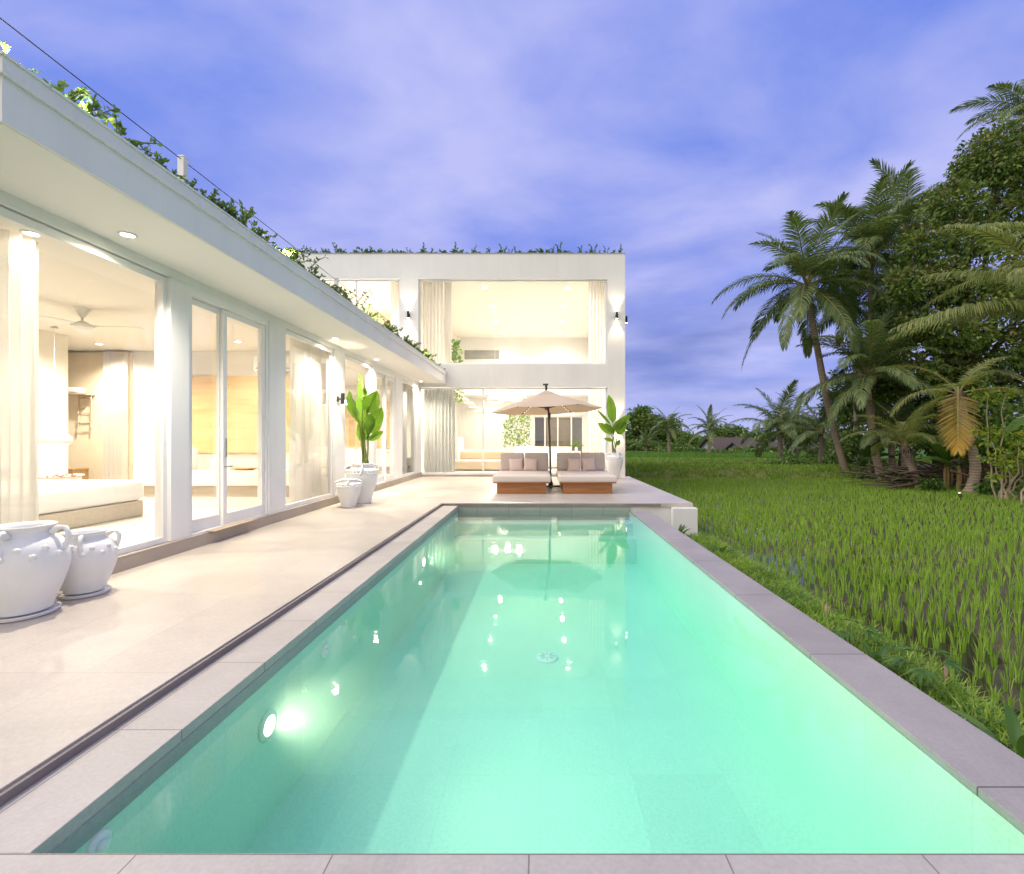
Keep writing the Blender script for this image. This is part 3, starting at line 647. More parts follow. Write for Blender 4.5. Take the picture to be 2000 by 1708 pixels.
def pillow_mesh(w, h, t, rng):
    m = MB(); n = 14; vs = []; fs = []
    for side in (1,-1):
        for j in range(n+1):
            for i in range(n+1):
                u = i/n*2-1; v = j/n*2-1
                e = (1-abs(u)**2.2)*(1-abs(v)**2.2)
                pin = 1 - .10*(1-abs(u)**2)*abs(v)**3 ; pin2 = 1 - .10*(1-abs(v)**2)*abs(u)**3
                d = t/2*max(0,e)**.45 + .004*mnoise.noise(Vector((u*2,v*2,side)))*e
                vs.append((u*w/2*pin2, side*d, v*h/2*pin))
    k = (n+1)**2
    for s in (0,1):
        for j in range(n):
            for i in range(n):
                q = [s*k+j*(n+1)+i, s*k+j*(n+1)+i+1, s*k+(j+1)*(n+1)+i+1, s*k+(j+1)*(n+1)+i]
                if s == 0: q.reverse()
                fs.append(tuple(q))
    m.add(vs, fs, 0, True); return m

# ------------------------------------------------------------------ terrace furniture
def daybed(x0, x1, label):
    t = thing('daybed', label, 'daybed', ((x0+x1)/2, 11.2, .045), group='daybeds at the head of the pool')
    w = x1-x0
    m = MB(); m.box(-w/2+.10,w/2-.10,-.93,.80,0,.235); m.build('base', M['teak'], t, bevel=.006)
    m = MB(); m.box(-w/2+.02,w/2-.02,-1.0,.9,.236,.262); m.build('frame', M['teak'], t, bevel=.004)
    m = MB(); rounded(m,0,-.05,.335,w,1.96,.145,.035,puff=.008); m.build('mattress', M['cushion'], t)
    for s in (-1,1):
        m = MB(); rounded(m,0,0,0,w*.475,.19,.47,.05); o = m.build('back_cushion', M['cushback'], t)
        o.location = (s*w*.243, .80, .635); o.rotation_euler = (R(-9),0,0)
    return t
daybed(-1.07,.24,'left daybed on a teak base with beige mattress, beside the parasol pole')
daybed(.41,1.72,'right daybed on a teak base with beige mattress, beside the potted plant')
rng = random.Random(4)
for i, (x, lab) in enumerate([(-.62,'left blush cushion on the left daybed'),(-.25,'right blush cushion on the left daybed'),(.87,'left blush cushion on the right daybed'),(1.24,'right blush cushion on the right daybed')]):
    o = pillow_mesh(.36,.36,.17,rng).build('cushion', M['pillow'])
    o.location = (x, 11.76, .60+.015*(i%2)); o.rotation_euler = (R(-16),R((-3,4,2,-4)[i]),R((4,-5,-3,5)[i]))
    tag(o, lab, 'cushion', 'blush cushions on the daybeds')

def parasol():
    t = thing('parasol', 'beige garden parasol open between the two daybeds', 'parasol', (.27,11.75,.045))
    m = MB(); m.box(-.42,.42,-.03,.03,.0,.035); m.box(-.03,.03,-.42,.42,.001,.036); m.lathe([(.06,.03),(.06,.12),(.035,.14),(.03,.20)],14); 
    m.build('cross_base', M['pole'], t, bevel=.004)
    top = Vector((-.13,.05,2.44))
    m = MB(); m.tube([(0,0,.03),(-.02,.0,1.2),(-.06,.02,2.0),top],.026,12); m.build('pole', M['pole'], t)
    m = MB(); m.tube([(-.015,-.03,1.75),(-.015,-.03,1.9)],.014,8); m.tube([(-.02,-.02,1.82),(-.02,-.10,1.82),(-.02,-.10,1.72)],.008,8); m.build('crank', M['pole'], t)
    # canopy: eight ribs, scalloped between, tilted a little
    Rr = 1.43; n = 48; rings = 10; vs = []; fs = []
    def rad(a):
        q = (a/(2*PI)*6) % 1; return 1 - .10*math.sin(PI*q)
    tilt = Matrix.Rotation(R(-2.5),4,'Y') @ Matrix.Rotation(R(-1.2),4,'X')
    def P(a, s, dz=0):
        r = Rr*rad(a)*s; q = (a/(2*PI)*6) % 1
        z = -.46*(s**1.12) - .035*s*math.sin(PI*q) + dz
        return tilt @ Vector((r*math.cos(a), r*math.sin(a), z))
    off = Vector((-.115,.04,2.44)); A0 = PI/8
    for sh in (0,-.006):
        for j in range(rings+1):
            for i in range(n): vs.append(off + P(2*PI*i/n, .04+.96*j/rings, sh))
    for L_ in (0,1):
        b = L_*(rings+1)*n
        for j in range(rings):
            for i in range(n):
                q = [b+j*n+i, b+j*n+(i+1)%n, b+(j+1)*n+(i+1)%n, b+(j+1)*n+i]
                if L_ == 0: q.reverse()
                fs.append(tuple(q))
    for i in range(n):
        a = rings*n+i; a2 = rings*n+(i+1)%n; b = a+(rings+1)*n; b2 = a2+(rings+1)*n; fs.append((a,a2,b2,b))
    m = MB(); m.add(vs, fs, 0, True); m.build('canopy', M['canopy'], t, sharp=35)
    m = MB(); 
    vs = []; 
    for j in range(4):
        s = (.02,.08,.14,.19)[j]
        for i in range(24): a = 2*PI*i/24; vs.append(off + P(a, s*1.0, .045-.012*j))
    m.add(vs, [(j*24+i, j*24+(i+1)%24, (j+1)*24+(i+1)%24, (j+1)*24+i) for j in range(3) for i in range(24)], 0, True); m.build('vent_cap', M['canopy'], t)
    for k in range(6):
        a = 2*PI*k/6
        m = MB(); m.tube([off+P(a,s,-.022) for s in (.05,.3,.6,.98)],.011,6)
        hub = off + tilt @ Vector((.05*math.cos(a),.05*math.sin(a),-.42)); m.tube([hub, off+P(a,.52,-.03)],.009,6)
        o = m.build('rib', M['pole'], t)
        m = MB()
        for s in (.62,.70,.78,.86): m.ball(off+P(a,s,-.036),.011,0,6)
        m.build('bulb', M['lampsoft'], o)
    m = MB(); c = off + tilt @ Vector((0,0,-.42)); m.lathe([(.05,-.05),(.055,0),(.04,.04),(.03,.07)],14,c); m.build('hub', M['pole'], t)
    m = MB(); c = off; m.lathe([(.03,0),(.03,.12),(.035,.13),(.03,.17)],12,c); m.box(c.x-.085,c.x+.055,c.y-.03,c.y+.03,c.z+.17,c.z+.21); m.build('finial', M['pole'], t)
parasol()

# ------------------------------------------------------------------ pots and plants
def urn_profile(kind, r, h):
    if kind == 'squat': pr = [(.60,0),(.63,.015),(.70,.10),(.83,.24),(.95,.39),(1.02,.53),(1.02,.64),(.95,.74),(.84,.812),(.71,.858),(.63,.885),(.60,.92),(.66,.965),(.72,.985),(.72,1.0),(.66,1.0),(.58,.96),(.56,.90),(.62,.84),(.75,.7),(.75,.5)]
    else: pr = [(.56,0),(.60,.025),(.61,.06),(.70,.22),(.86,.42),(.97,.58),(1.0,.68),(.97,.77),(.86,.845),(.70,.89),(.62,.92),(.61,.945),(.67,.97),(.69,.985),(.67,1.0),(.60,1.0),(.54,.96),(.56,.9),(.7,.8),(.7,.6)]
    out = []; n = len(pr)
    for i in range(n-1):
        p0, p1, p2, p3 = pr[max(i-1,0)], pr[i], pr[i+1], pr[min(i+2,n-1)]
        for k in range(4):
            u = k/4; out.append(tuple(.5*((2*b)+(-a+c)*u+(2*a-5*b+4*c-d)*u*u+(-a+3*b-3*c+d)*u**3) for a,b,c,d in zip(p0,p1,p2,p3)))
    out.append(pr[-1])
    return [(a*r, b*h) for a, b in out]
def urn(name, label, cat, loc, r, h, kind, saucer=True, group=None, handles=4, rot=0, beads=1):
    t = thing(name, label, cat, loc, rot, group)
    z0 = .03 if saucer else 0
    m = MB(); m.lathe([(a, b+z0) for a, b in urn_profile(kind, r, h-z0)], 48)
    if kind == 'squat':
        for k in range(20):
            a = 2*PI*k/20+.08; z = (.755 if k%2 else .67)*(h-z0)+z0; rr = r*(.925 if k%2 else 1.0)
            m.ball((rr*math.cos(a), rr*math.sin(a), z), .022*r/.235, 0, 8)
    else:
        for k in range(26):
            a = 2*PI*k/26; m.ball((r*.915*math.cos(a), r*.915*math.sin(a), .815*h), .026*r/.25, 0, 8); m.ball((r*.985*math.cos(a+.1), r*.985*math.sin(a+.1), .745*h), .020*r/.25, 0, 8)
    m.build('body', M['ceramic'], t)
    for k in range(handles):
        a = 2*PI*k/handles + .35; ca, sa = math.cos(a), math.sin(a)
        if kind == 'squat': pts = [(.66,.90),(.82,.955),(.98,.95),(1.06,.88),(1.04,.79),(.955,.71)]
        else: pts = [(.64,.94),(.86,.945),(1.0,.91),(1.06,.85),(1.02,.79)]
        m = MB(); P_ = [(q*r*ca,q*r*sa,w*(h-z0)+z0) for q,w in pts]; m.tube(P_,[.022*r/.235,.019*r/.235]+[.017*r/.235]*(len(P_)-3)+[.021*r/.235],10); m.build('handle', M['ceramic'], t)
    if saucer:
        m = MB(); m.lathe([(r*.60,0),(r*.77,.006),(r*.81,.026),(r*.76,.028),(r*.72,.016),(r*.5,.014)],40); m.build('saucer', M['ceramic'], t, sharp=50)
    return t
urn('urn','large squat white urn with stud decoration, cut off at the left edge','urn',(-3.615,3.20,.045),.232,.625,'squat',True,'squat white urns by the bedroom window')
urn('urn','smaller squat white urn on a saucer beside the large one','urn',(-3.60,3.62,.045),.19,.50,'squat',True,'squat white urns by the bedroom window',rot=.3)
urn('planter_urn','tall white planter urn holding the big leafed plant by the wing','planter',(-3.42,8.80,.045),.285,.76,'tall',False)
urn('urn','small white beaded urn in front of the tall planter urn','urn',(-3.47,8.30,.045),.21,.50,'tall',False)
urn('planter_urn','white planter urn beside the right daybed against the facade','planter',(2.33,14.4,.045),.27,.80,'tall',False)

def big_leaf(m, base, tip, width, face, droop=.12, mat=0, roll=0, n=9):
    base = Vector(base); tip = Vector(tip); d = tip-base; L = d.length; t = d.normalized()
    face = Vector(face); side = t.cross(face).normalized(); nrm = side.cross(t).normalized()
    vs = []; fs = []
    for i in range(n+1):
        s = i/n; wd = width/2*(math.sin(PI*min(1,s**.75*1.0))**.7 if 0 < s < 1 else .02)
        c = base + d*s - nrm*(droop*L*(s**2)) + Vector((0,0,-droop*.4*L*s**3)) + nrm*droop*L*.5*s
        wav = .04*width*math.sin(s*19)
        for q in (-1,-.5,0,.5,1):
            vs.append(c + side*wd*q + nrm*(abs(q)*wd*.32 + (wav*abs(q))) )
    for i in range(n):
        for k in range(4): fs.append((i*5+k, i*5+k+1, (i+1)*5+k+1, (i+1)*5+k))
    m.add(vs, fs, mat, True)
def potted_plant(name, label, loc, leaves, sc, rng, cat='plant'):
    t = thing(name, label, cat, loc)
    for i, (bx,bz,tx,tz,w,fy) in enumerate(leaves):
        dy0 = rng.uniform(-.10,.10); dy1 = dy0 + rng.uniform(-.18,.18)
        B = Vector((bx*sc, dy0, bz*sc)); T = Vector((tx*sc, dy1, tz*sc))
        m = MB(); big_leaf(m,B,T,w*1.18,(fy,-1,.15),.10)
        lf = m.build('leaf', M['leaf_big'], t)
        r0 = Vector((rng.uniform(-.09,.09), rng.uniform(-.08,.08), -.10)); mid = (r0+B)/2 + Vector((rng.uniform(-.03,.03),0,.05))
        m = MB(); m.tube([r0, mid, B, B+(T-B)*.5, B+(T-B)*.93],[.013,.012,.010,.007,.003],7); m.build('stalk', M['greenstem'], lf)
rng = random.Random(8)
L1 = [(-15,665,-82,860,.06,.2),(-5,565,-78,765,.15,.5),(-35,355,-20,685,.27,-.1),(-60,405,-115,665,.24,-.6),(20,465,130,665,.27,.4),(20,275,155,525,.25,.6),(-10,195,-60,415,.20,-.3),(40,215,155,305,.12,.8),(-30,205,10,405,.18,.2),(5,300,60,470,.2,.2)]
potted_plant('potted_plant','big leafed green plant in the tall urn by the black wall lamp',(-3.37,8.84,.79),L1,.00212,rng)
L2 = [(-10,255,-35,510,.27,.1),(10,205,130,330,.24,.4),(-10,165,-135,260,.22,-.5),(20,155,100,275,.24,.5),(-30,245,-145,370,.08,-.3),(-10,105,-90,125,.10,-.4),(0,165,-75,255,.16,-.4),(20,65,45,115,.12,.3),(0,190,40,290,.2,.2)]
potted_plant('potted_plant','upright big leafed plant in the urn at the right facade corner',(2.33,14.4,.83),L2,.00373,rng)

def sprig_mesh(rng, stems, length, leaf, arch):
    m = MB()
    for s in range(stems):
        a = rng.uniform(0,2*PI); el = rng.uniform(R(15),R(80)); L = length*rng.uniform(.5,1.15)
        d = Vector((math.cos(a)*math.cos(el), math.sin(a)*math.cos(el), math.sin(el)))
        p = Vector((rng.uniform(-.1,.1)*length*2, rng.uniform(-.25,.25)*length*2, 0)); pts = [p.copy()]; n = 7
        for i in range(n):
            d = (d + Vector((rng.uniform(-.12,.12),rng.uniform(-.12,.12),-arch*rng.uniform(.5,1.2)))).normalized(); p = p + d*L/n; pts.append(p.copy())
            for q in range(3):
                side = Vector((rng.uniform(-1,1),rng.uniform(-1,1),rng.uniform(-.3,.9))).normalized()
                ld = (d*.5 + side).normalized(); ll = leaf*rng.uniform(.7,1.25); sd_ = ld.cross(Vector((rng.uniform(-1,1),rng.uniform(-1,1),rng.uniform(-1,1)))).normalized()*ll*.27
                m.add([p, p+ld*ll*.45+sd_, p+ld*ll, p+ld*ll*.45-sd_], [(0,1,2,3)], 0)
        m.tube(pts, [.004]*len(pts), 4, 1, False)
    return m
def roof_plants():
    rng = random.Random(21)
    protos = []
    for k in range(5):
        t = thing('trailing_shrub','small leafy shrub trailing along the planter of the low wing roof','shrub',(0,0,-50),group='trailing shrubs along the wing roof')
        sprig_mesh(rng, (16,20,12,18,10)[k], (.24,.20,.27,.16,.32)[k], .052, (.08,.11,.06,.16,.10)[k]).build('foliage', [M['leaf_trail'], M['bark']], t)
        protos.append(t)
    used = set(); y = 2.70; 
    skip = [(2.83,3.02),(3.62,3.72),(4.93,5.02)]
    while y < 14.8:
        if not any(a < y < b for a, b in skip):
            k = rng.randrange(5)
            if k in used: o = copy_tree(protos[k])
            else: o = protos[k]; used.add(k)
            o.location = (-3.20+rng.uniform(-.06,.02), y, 3.475); o.rotation_euler = (0,0,rng.uniform(0,6.28)); s = rng.uniform(.75,1.25)*(1 if y > 4.6 else .82); o.scale = (s,s,s)
        y += rng.uniform(.16,.30) + (rng.uniform(.2,.5) if rng.random() < .36 else 0)
    for k in range(5):
        if k not in used: protos[k].location = (-3.17,14.8,3.475)
    pr = []
    for k in range(4):
        t = thing('roof_sprig','short leafy sprig growing along the roof edge of the tall block','sprig',(0,0,-50),group='sprigs along the main roof edge')
        sprig_mesh(rng, (8,6,9,5)[k], (.20,.26,.16,.30)[k], .07, .06).build('foliage', [M['leaf_trail'], M['bark']], t); pr.append(t)
    first = set(); x = -8.6; i = 0
    while x < 2.7:
        k = rng.randrange(4)
        if k in first: o = copy_tree(pr[k])
        else: o = pr[k]; first.add(k)
        o.location = (x, 15.17+rng.uniform(-.04,.12), 7.36); o.rotation_euler = (0,0,rng.uniform(0,6.28)); s = rng.uniform(.6,1.2); o.scale = (s,s,s)
        x += rng.uniform(.10,.24)
    # cable railing behind the shrubs
    t = thing('cable_railing','thin cable railing on white posts along the wing roof','railing',(-3.45,2.7,3.42))
    for y in (2.72,4.42,7.75,10.95,14.2):
        m = MB(); m.box(-.03,.03,y-2.7-.03,y-2.7+.03,0,.56); m.box(-.034,.034,y-2.7-.034,y-2.7+.034,.56,.575); m.build('post', M['frame'], t, bevel=.004)
    m = MB(); m.tube([(0,-2.0,.54),(0,12.2,.54)],.0045,5); m.build('cable', M['black'], t)
    t = thing('cap_edge_glow','added glowing bar imitating the lit cap edge at the near roof end','glow bar',(-3.235,2.80,3.484))  # no fitting here: glowing bar added to imitate the lit cap edge
    m = MB(); m.box(-.012,.012,-.0,.40,.0,.012); m.build('glow_bar', M['edgeglow'], t)
    m = MB(); m.box(-.016,.016,-.004,.404,-.004,-.0005); m.build('bar_base', M['frame'], t)
    for (x,y,e,lab) in [(-3.40,2.74,1.6,'small planter uplight at the near end of the wing roof'),(-3.42,3.20,4.5,'planter uplight among the second lit shrub'),(-3.40,5.70,9,'planter uplight among shrubs at the middle of the wing roof'),(-3.42,8.6,12,'planter uplight among shrubs below the left upper window'),(-3.42,12.9,10,'planter uplight among shrubs at the far end of the wing roof')]:
        t = thing('planter_uplight',lab,'uplight',(x,y,3.42),group='uplights in the roof planter')
        m = MB(); m.lathe([(.03,0),(.03,.05),(.026,.052)],14); m.build('housing', M['black'], t)
        m = MB(); m.lathe([(.025,.050),(.0005,.053)],14); m.build('lens', M['lamp'], t)
        add_light('planter_light','POINT',(x+.22,y,3.60),e*2.2,(1,.86,.45),.02)
roof_plants()

# ------------------------------------------------------------------ curtains
def curtain(label, p0, p1, z0, z1, mat, folds=8, amp=.05, gather=0.0, group=None):
    p0 = Vector((p0[0],p0[1],0)); p1 = Vector((p1[0],p1[1],0)); d = p1-p0; n = d.normalized().cross(Vector((0,0,1)))
    m = MB(); nx = folds*8; nzs = 10; vs = []
    rr = random.Random(len(label)*7+folds); ph = [rr.uniform(.6,1.3) for _ in range(folds+1)]
    for j in range(nzs+1):
        t = j/nzs
        for i in range(nx+1):
            s = i/nx; a = s*folds*2*PI
            k = ph[int(min(folds,s*folds))]
            o = amp*k*math.sin(a)*(.75+.35*(1-t)) + .012*mnoise.noise(Vector((s*9,t*3,1)))
            ss = s + .25/folds*math.sin(a*2)*.3
            q = p0 + d*ss + n*o + d*(gather*math.sin(PI*t)*(0.5-s)*.3)
            vs.append((q.x,q.y,lerp(z0,z1,t)))
    m.add(vs, [(j*(nx+1)+i, j*(nx+1)+i+1, (j+1)*(nx+1)+i+1, (j+1)*(nx+1)+i) for j in range(nzs) for i in range(nx)], 0, True)
    o = m.build('curtain', mat); return tag(o, label, 'curtain', group)
G = 'curtains behind the glass walls'
curtain('sheer curtain at the left edge behind the near bedroom window',(-4.38,2.95),(-4.36,3.98),.185,2.98,M['sheer'],12,.045,group=G)
curtain('sheer white curtain behind the second wing window',(-4.22,7.72),(-4.22,8.82),.185,2.98,M['sheer'],9,.05,group=G)
curtain('sheer curtain behind the last wing window before the corner',(-4.22,13.0),(-4.22,14.42),.185,2.98,M['sheergrey'],10,.05,group=G)
curtain('pale sheer curtain behind the wing window by the tall plant',(-4.22,9.2),(-4.22,9.5),.185,2.98,M['sheer'],4,.04,group=G)
curtain('grey sheer curtain at the left of the ground floor glass wall',(-3.9,15.36),(-2.85,15.36),.14,2.96,M['sheergrey'],9,.05,group=G)
curtain('cream curtain at the right of the ground floor glass wall',(1.62,15.36),(2.15,15.36),.14,2.96,M['drape'],5,.045,group=G)
curtain('cream curtain at the left of the upper glass wall',(-3.93,15.36),(-3.25,15.36),3.735,6.6,M['drape'],6,.05,group=G)
curtain('sheer curtain beside the cream one at the left of the upper glass',(-3.22,15.40),(-2.98,15.40),3.735,6.6,M['sheer'],4,.04,group=G)
curtain('cream curtain at the right of the upper glass wall',(1.62,15.36),(2.16,15.36),3.735,6.6,M['drape'],5,.05,group=G)
curtain('cream curtain at the right of the upper left window',(-5.02,15.36),(-4.63,15.36),3.735,6.6,M['drape'],5,.045,group=G)
curtain('beige curtain at the bedroom rear wall right of the beige render',(-8.45,8.86),(-8.0,8.86),.185,2.96,M['drape'],6,.05,group=G)

# ------------------------------------------------------------------ bedroom and second room
def bedroom():
    t = thing('bed','white bed on a beige upholstered base in the bedroom','bed',(-6.75,5.55,.18))
    m = MB(); m.box(-1.1,1.08,-1.0,1.0,0,.22); m.build('base', M['bedbase'], t, bevel=.02)
    m = MB(); rounded(m,0,0,.365,2.2,2.04,.29,.09,puff=.03); m.build('duvet', M['linen'], t)
    m = MB(); rounded(m,-1.135,0,.42,.07,2.1,.84,.03); m.build('headboard', M['bedbase'], t)
    for y, lab in ((5.0,'near white pillow at the head of the bed'),(6.1,'far white pillow at the head of the bed')):
        o = pillow_mesh(.7,.42,.18,rng).build('pillow', M['linen']); o.location = (-7.5,y,.80); o.rotation_euler = (R(65),0,R(90)); tag(o,lab,'pillow','pillows on the bed')
    m = MB(); rr = random.Random(3)
    for k in range(26):
        a = rr.uniform(0,6.28); q = Vector((rr.uniform(-.16,.16),rr.uniform(-.07,.07),rr.uniform(0,.03))); d = Vector((math.cos(a),math.sin(a),.4)); s = Vector((-math.sin(a),math.cos(a),0))
        m.add([q,q+d*.04+s*.02,q+d*.075,q+d*.04-s*.02],[(0,1,2,3)])
    o = m.build('flower_arrangement', M['red']); o.location = (-6.6,6.3,.735); tag(o,'red flower arrangement lying on the white bed','flowers')
    t = thing('bedside_table','small white bedside table under the dome pendant','table',(-7.6,7.1,.18))
    m = MB(); m.box(-.25,.25,-.25,.25,.05,.5); m.build('cabinet', M['inner'], t, bevel=.01)
    m = MB(); m.box(-.27,.27,-.27,.27,.501,.53); m.build('top', M['frame'], t, bevel=.005)
    for sx in (-.2,.2):
        for sy in (-.2,.2):
            m = MB(); m.tube([(sx,sy,0),(sx,sy,.05)],.015,8); m.build('leg', M['inner'], t)
    t = thing('pendant_lamp','white dome pendant lamp hanging beside the bed','pendant lamp',(-7.48,7.05,2.999))
    m = MB(); m.tube([(0,0,0),(0,0,-1.62)],.004,6); m.build('cord', M['shade'], t)
    m = MB(); m.lathe([(.04,-.01),(.05,-.03),(.0005,-.032)],16); m.build('ceiling_rose', M['shade'], t)
    m = MB(); m.lathe([(.02,-1.60),(.06,-1.615),(.15,-1.65),(.20,-1.72),(.205,-1.78),(.17,-1.81),(.16,-1.80),(.185,-1.76),(.17,-1.70),(.1,-1.65)],28); m.build('shade', M['shade'], t)
    m = MB(); m.ball((0,0,-1.76),.05,0,10); m.build('bulb', M['lampsoft'], t)
    add_light('pendant_bulb','POINT',(-7.48,7.05,1.15),14,(1,.84,.6),.08)
    t = thing('ceiling_fan','white three blade ceiling fan over the bedroom','ceiling fan',(-6.05,6.05,2.999))
    m = MB(); m.lathe([(.0005,-.12),(.03,-.115),(.09,0)],24); m.build('canopy', M['shade'], t)
    m = MB(); m.tube([(0,0,-.1),(0,0,-.2)],.014,10); m.build('downrod', M['shade'], t)
    m = MB(); m.lathe([(.03,-.17),(.06,-.19),(.115,-.22),(.12,-.25),(.09,-.275),(.0005,-.28)],28); m.build('motor', M['shade'], t, sharp=40)
    for k in range(3):
        a = R(12) + k*2*PI/3; m = MB(); vs = []
        for i in range(9):
            s = i/8; r = .11+.56*s; w = .055+.03*math.sin(PI*s**.8) ; tw = .02*(1-s)
            vs += [(r,-w,-.235-tw),(r,w,-.235+tw),(r,w,-.227+tw),(r,-w,-.227-tw)]
        fs = [(0,1,2,3),(32,35,34,33)]
        for i in range(8):
            b = i*4; c = b+4
            for q in range(4): fs.append((b+q,c+q,c+(q+1)%4,b+(q+1)%4))
        m.add(vs,fs); o = m.build('blade', M['shade'], t); o.rotation_euler = (0,0,a)
    t = thing('wall_panel','orange veined stone panel on the bedroom rear wall','wall panel',(-6.05,8.998,1.0))
    m = MB(); m.box(-1.17,1.19,-.04,0,0,1.5); m.build('slab', M['panel'], t, bevel=.004)
    t = thing('console','long white floating console under the stone panel','console',(-6.0,8.76,.18))
    m = MB(); m.box(-1.6,1.55,-.22,.23,.22,.50); m.build('cabinet', M['inner'], t, bevel=.006)
    m = MB(); m.box(-1.5,1.45,-.1,.23,0,.219); m.build('plinth', M['bedbase'], t)
    t = thing('wooden_tray','shallow wooden tray on the white console','tray',(-5.62,8.70,.681))
    m = MB(); m.lathe([(.14,0),(.26,.04),(.27,.05),(.25,.05),(.13,.012)],28); o = m.build('bowl', M['panel'], t); o.scale = (1,.6,1)
    for (x,h,lab) in ((-6.65,.42,'taller white lantern on the console'),(-6.1,.30,'shorter white lantern on the console')):
        t = thing('lantern',lab,'lantern',(x,8.72,.681),group='lanterns on the console')
        m = MB(); m.lathe([(.09,0),(.105,.02),(.105,h-.03),(.085,h)],20); m.build('shade', M['shade'], t, sharp=40)
        m = MB(); m.tube([(-.05,0,h),(-.03,0,h+.07),(.03,0,h+.07),(.05,0,h)],.006,6); m.build('handle', M['shade'], t)
    t = thing('air_conditioner','white split air conditioner above the stone panel','air conditioner',(-5.1,8.9,2.58))
    m = MB(); m.box(-.42,.42,-.12,.1,0,.29); m.build('casing', M['frame'], t, bevel=.03)
    m = MB(); m.box(-.36,.36,-.126,-.121,.03,.06); m.build('louvre', M['grey'], t)
    t = thing('towel_rack','small wooden towel rack on the beige rear wall','towel rack',(-8.82,8.90,1.50))
    for x in (-.12,.12):
        m = MB(); m.tube([(x,-.04,0),(x,-.02,.62)],.013,8); m.build('rail', M['matting'], t)
    for k in range(4):
        z = .08+k*.16; m = MB(); m.tube([(-.12,-.04,z),(.12,-.04,z)],.010,8); m.build('rung', M['matting'], t)
    m = MB(); m.box(-.30,.14,-.20,.03,.622,.64); m.build('shelf', M['matting'], t, bevel=.003)
    o = MB(); rounded(o,0,0,0,.26,.17,.12,.04); o = o.build('towel', M['linen']); o.location = (-8.95,8.82,2.205); tag(o,'folded white towel on the shelf of the wooden rack','towel')
    t = thing('laundry_box','brown wooden box on the floor by the beige wall','box',(-8.75,8.55,.18))
    m = MB(); m.box(-.17,.17,-.15,.15,0,.5); m.build('body', M['brown'], t, bevel=.008)
    m = MB(); m.box(-.175,.175,-.155,.155,.501,.54); m.build('lid', M['brown'], t, bevel=.006)
    t = thing('doormat','thin tan mat lying on the sill of the glass doors','mat',(-3.86,5.75,.184)); 
    m = MB(); rounded(m,0,0,.006,.12,.8,.012,.005); m.build('mat', M['matting'], t)
    # second room
    t = thing('wall_panel','orange stone panel in the second wing room','wall panel',(-5.6,14.838,1.0))
    m = MB(); m.box(-1.2,1.1,-.04,0,0,1.5); m.build('slab', M['panel'], t, bevel=.004)
    t = thing('console','white floating console in the second wing room','console',(-5.6,14.6,.18))
    m = MB(); m.box(-1.5,1.4,-.22,.23,.22,.50); m.build('cabinet', M['inner'], t, bevel=.006)
    m = MB(); m.box(-1.4,1.3,-.1,.23,0,.219); m.build('plinth', M['bedbase'], t)
    t = thing('bed','white bed in the second wing room','bed',(-6.9,11.6,.18))
    m = MB(); m.box(-1.1,1.08,-1.0,1.0,0,.22); m.build('base', M['bedbase'], t, bevel=.02)
    m = MB(); rounded(m,0,0,.365,2.2,2.04,.29,.09,puff=.03); m.build('duvet', M['linen'], t)
bedroom()

# ------------------------------------------------------------------ hall furniture
def hanging_vine(label, loc, w, h, n, rng, leaf=.10, d=.3):
    t = thing('hanging_vine',label,'vine',loc,group='vines hanging in the hall')
    m = MB(); ms = MB(); ns = max(4,int(w/.07))
    for k in range(ns):
        x = -w/2 + w*k/(ns-1); y = rng.uniform(-d/2,d/2); L = h*rng.uniform(.78,1.08)
        ms.tube([(x,y,0),(x+rng.uniform(-.03,.03),y,-L)],.004,4,0,False)
        for q in range(int(n*L)):
            z = -L*rng.random(); a = rng.uniform(0,6.28); c = Vector((x+rng.uniform(-.05,.05),y+rng.uniform(-.06,.06),z)); dd = Vector((math.cos(a),math.sin(a),rng.uniform(-1,.1))).normalized(); ll = leaf*rng.uniform(.6,1.2)
            s = dd.cross(Vector((rng.uniform(-1,1),-1,rng.uniform(-.5,1)))).normalized()*ll*.36
            m.add([c,c+dd*ll*.5+s,c+dd*ll,c+dd*ll*.5-s],[(0,1,2,3)])
    m.build('leaves', M['vine'], t); ms.build('stem', M['greenstem'], t)
rng = random.Random(5)
hanging_vine('wide curtain of green vines hanging below the gallery',(-1.07,20.9,2.50),1.12,1.65,34,rng)
hanging_vine('short green vine hanging behind the curtain of the ground floor',(-2.98,16.6,3.12),.26,.55,50,rng,.09,.2)
hanging_vine('green vine spilling over the left of the upper hall',(-3.25,17.5,5.05),.35,1.3,50,rng,.14,.4)
def dome(x, y, z, r, label):
    t = thing('hall_pendant',label,'pendant lamp',(x,y,z),group='white dome pendants in the hall')
    m = MB(); m.tube([(0,0,.0),(0,0,6.6-z)],.004,5); m.build('cord', M['shade'], t)
    m = MB(); m.lathe([(.02,.06),(r*.4,.05),(r*.8,-.02),(r,-.14),(r*.98,-.22),(r*.93,-.22),(r*.94,-.14),(r*.74,-.03),(r*.3,.03)],28); m.build('shade', M['shade'], t)
    m = MB(); m.ball((0,0,-.10),.09,0,10); m.build('bulb', M['lamp'], t)
    add_light('hall_pendant_bulb','POINT',(x,y,z-.26),70,WARM,.1)
dome(-1.66,16.8,2.84,.30,'left large white dome pendant seen through the ground floor glass')
dome(-.76,16.9,2.90,.29,'right large white dome pendant seen above the parasol')
dome(-1.25,17.6,3.02,.26,'middle white dome pendant set behind the two large ones')
dome(-1.5,18.4,2.35,.22,'low white dome pendant hanging deeper in the hall')
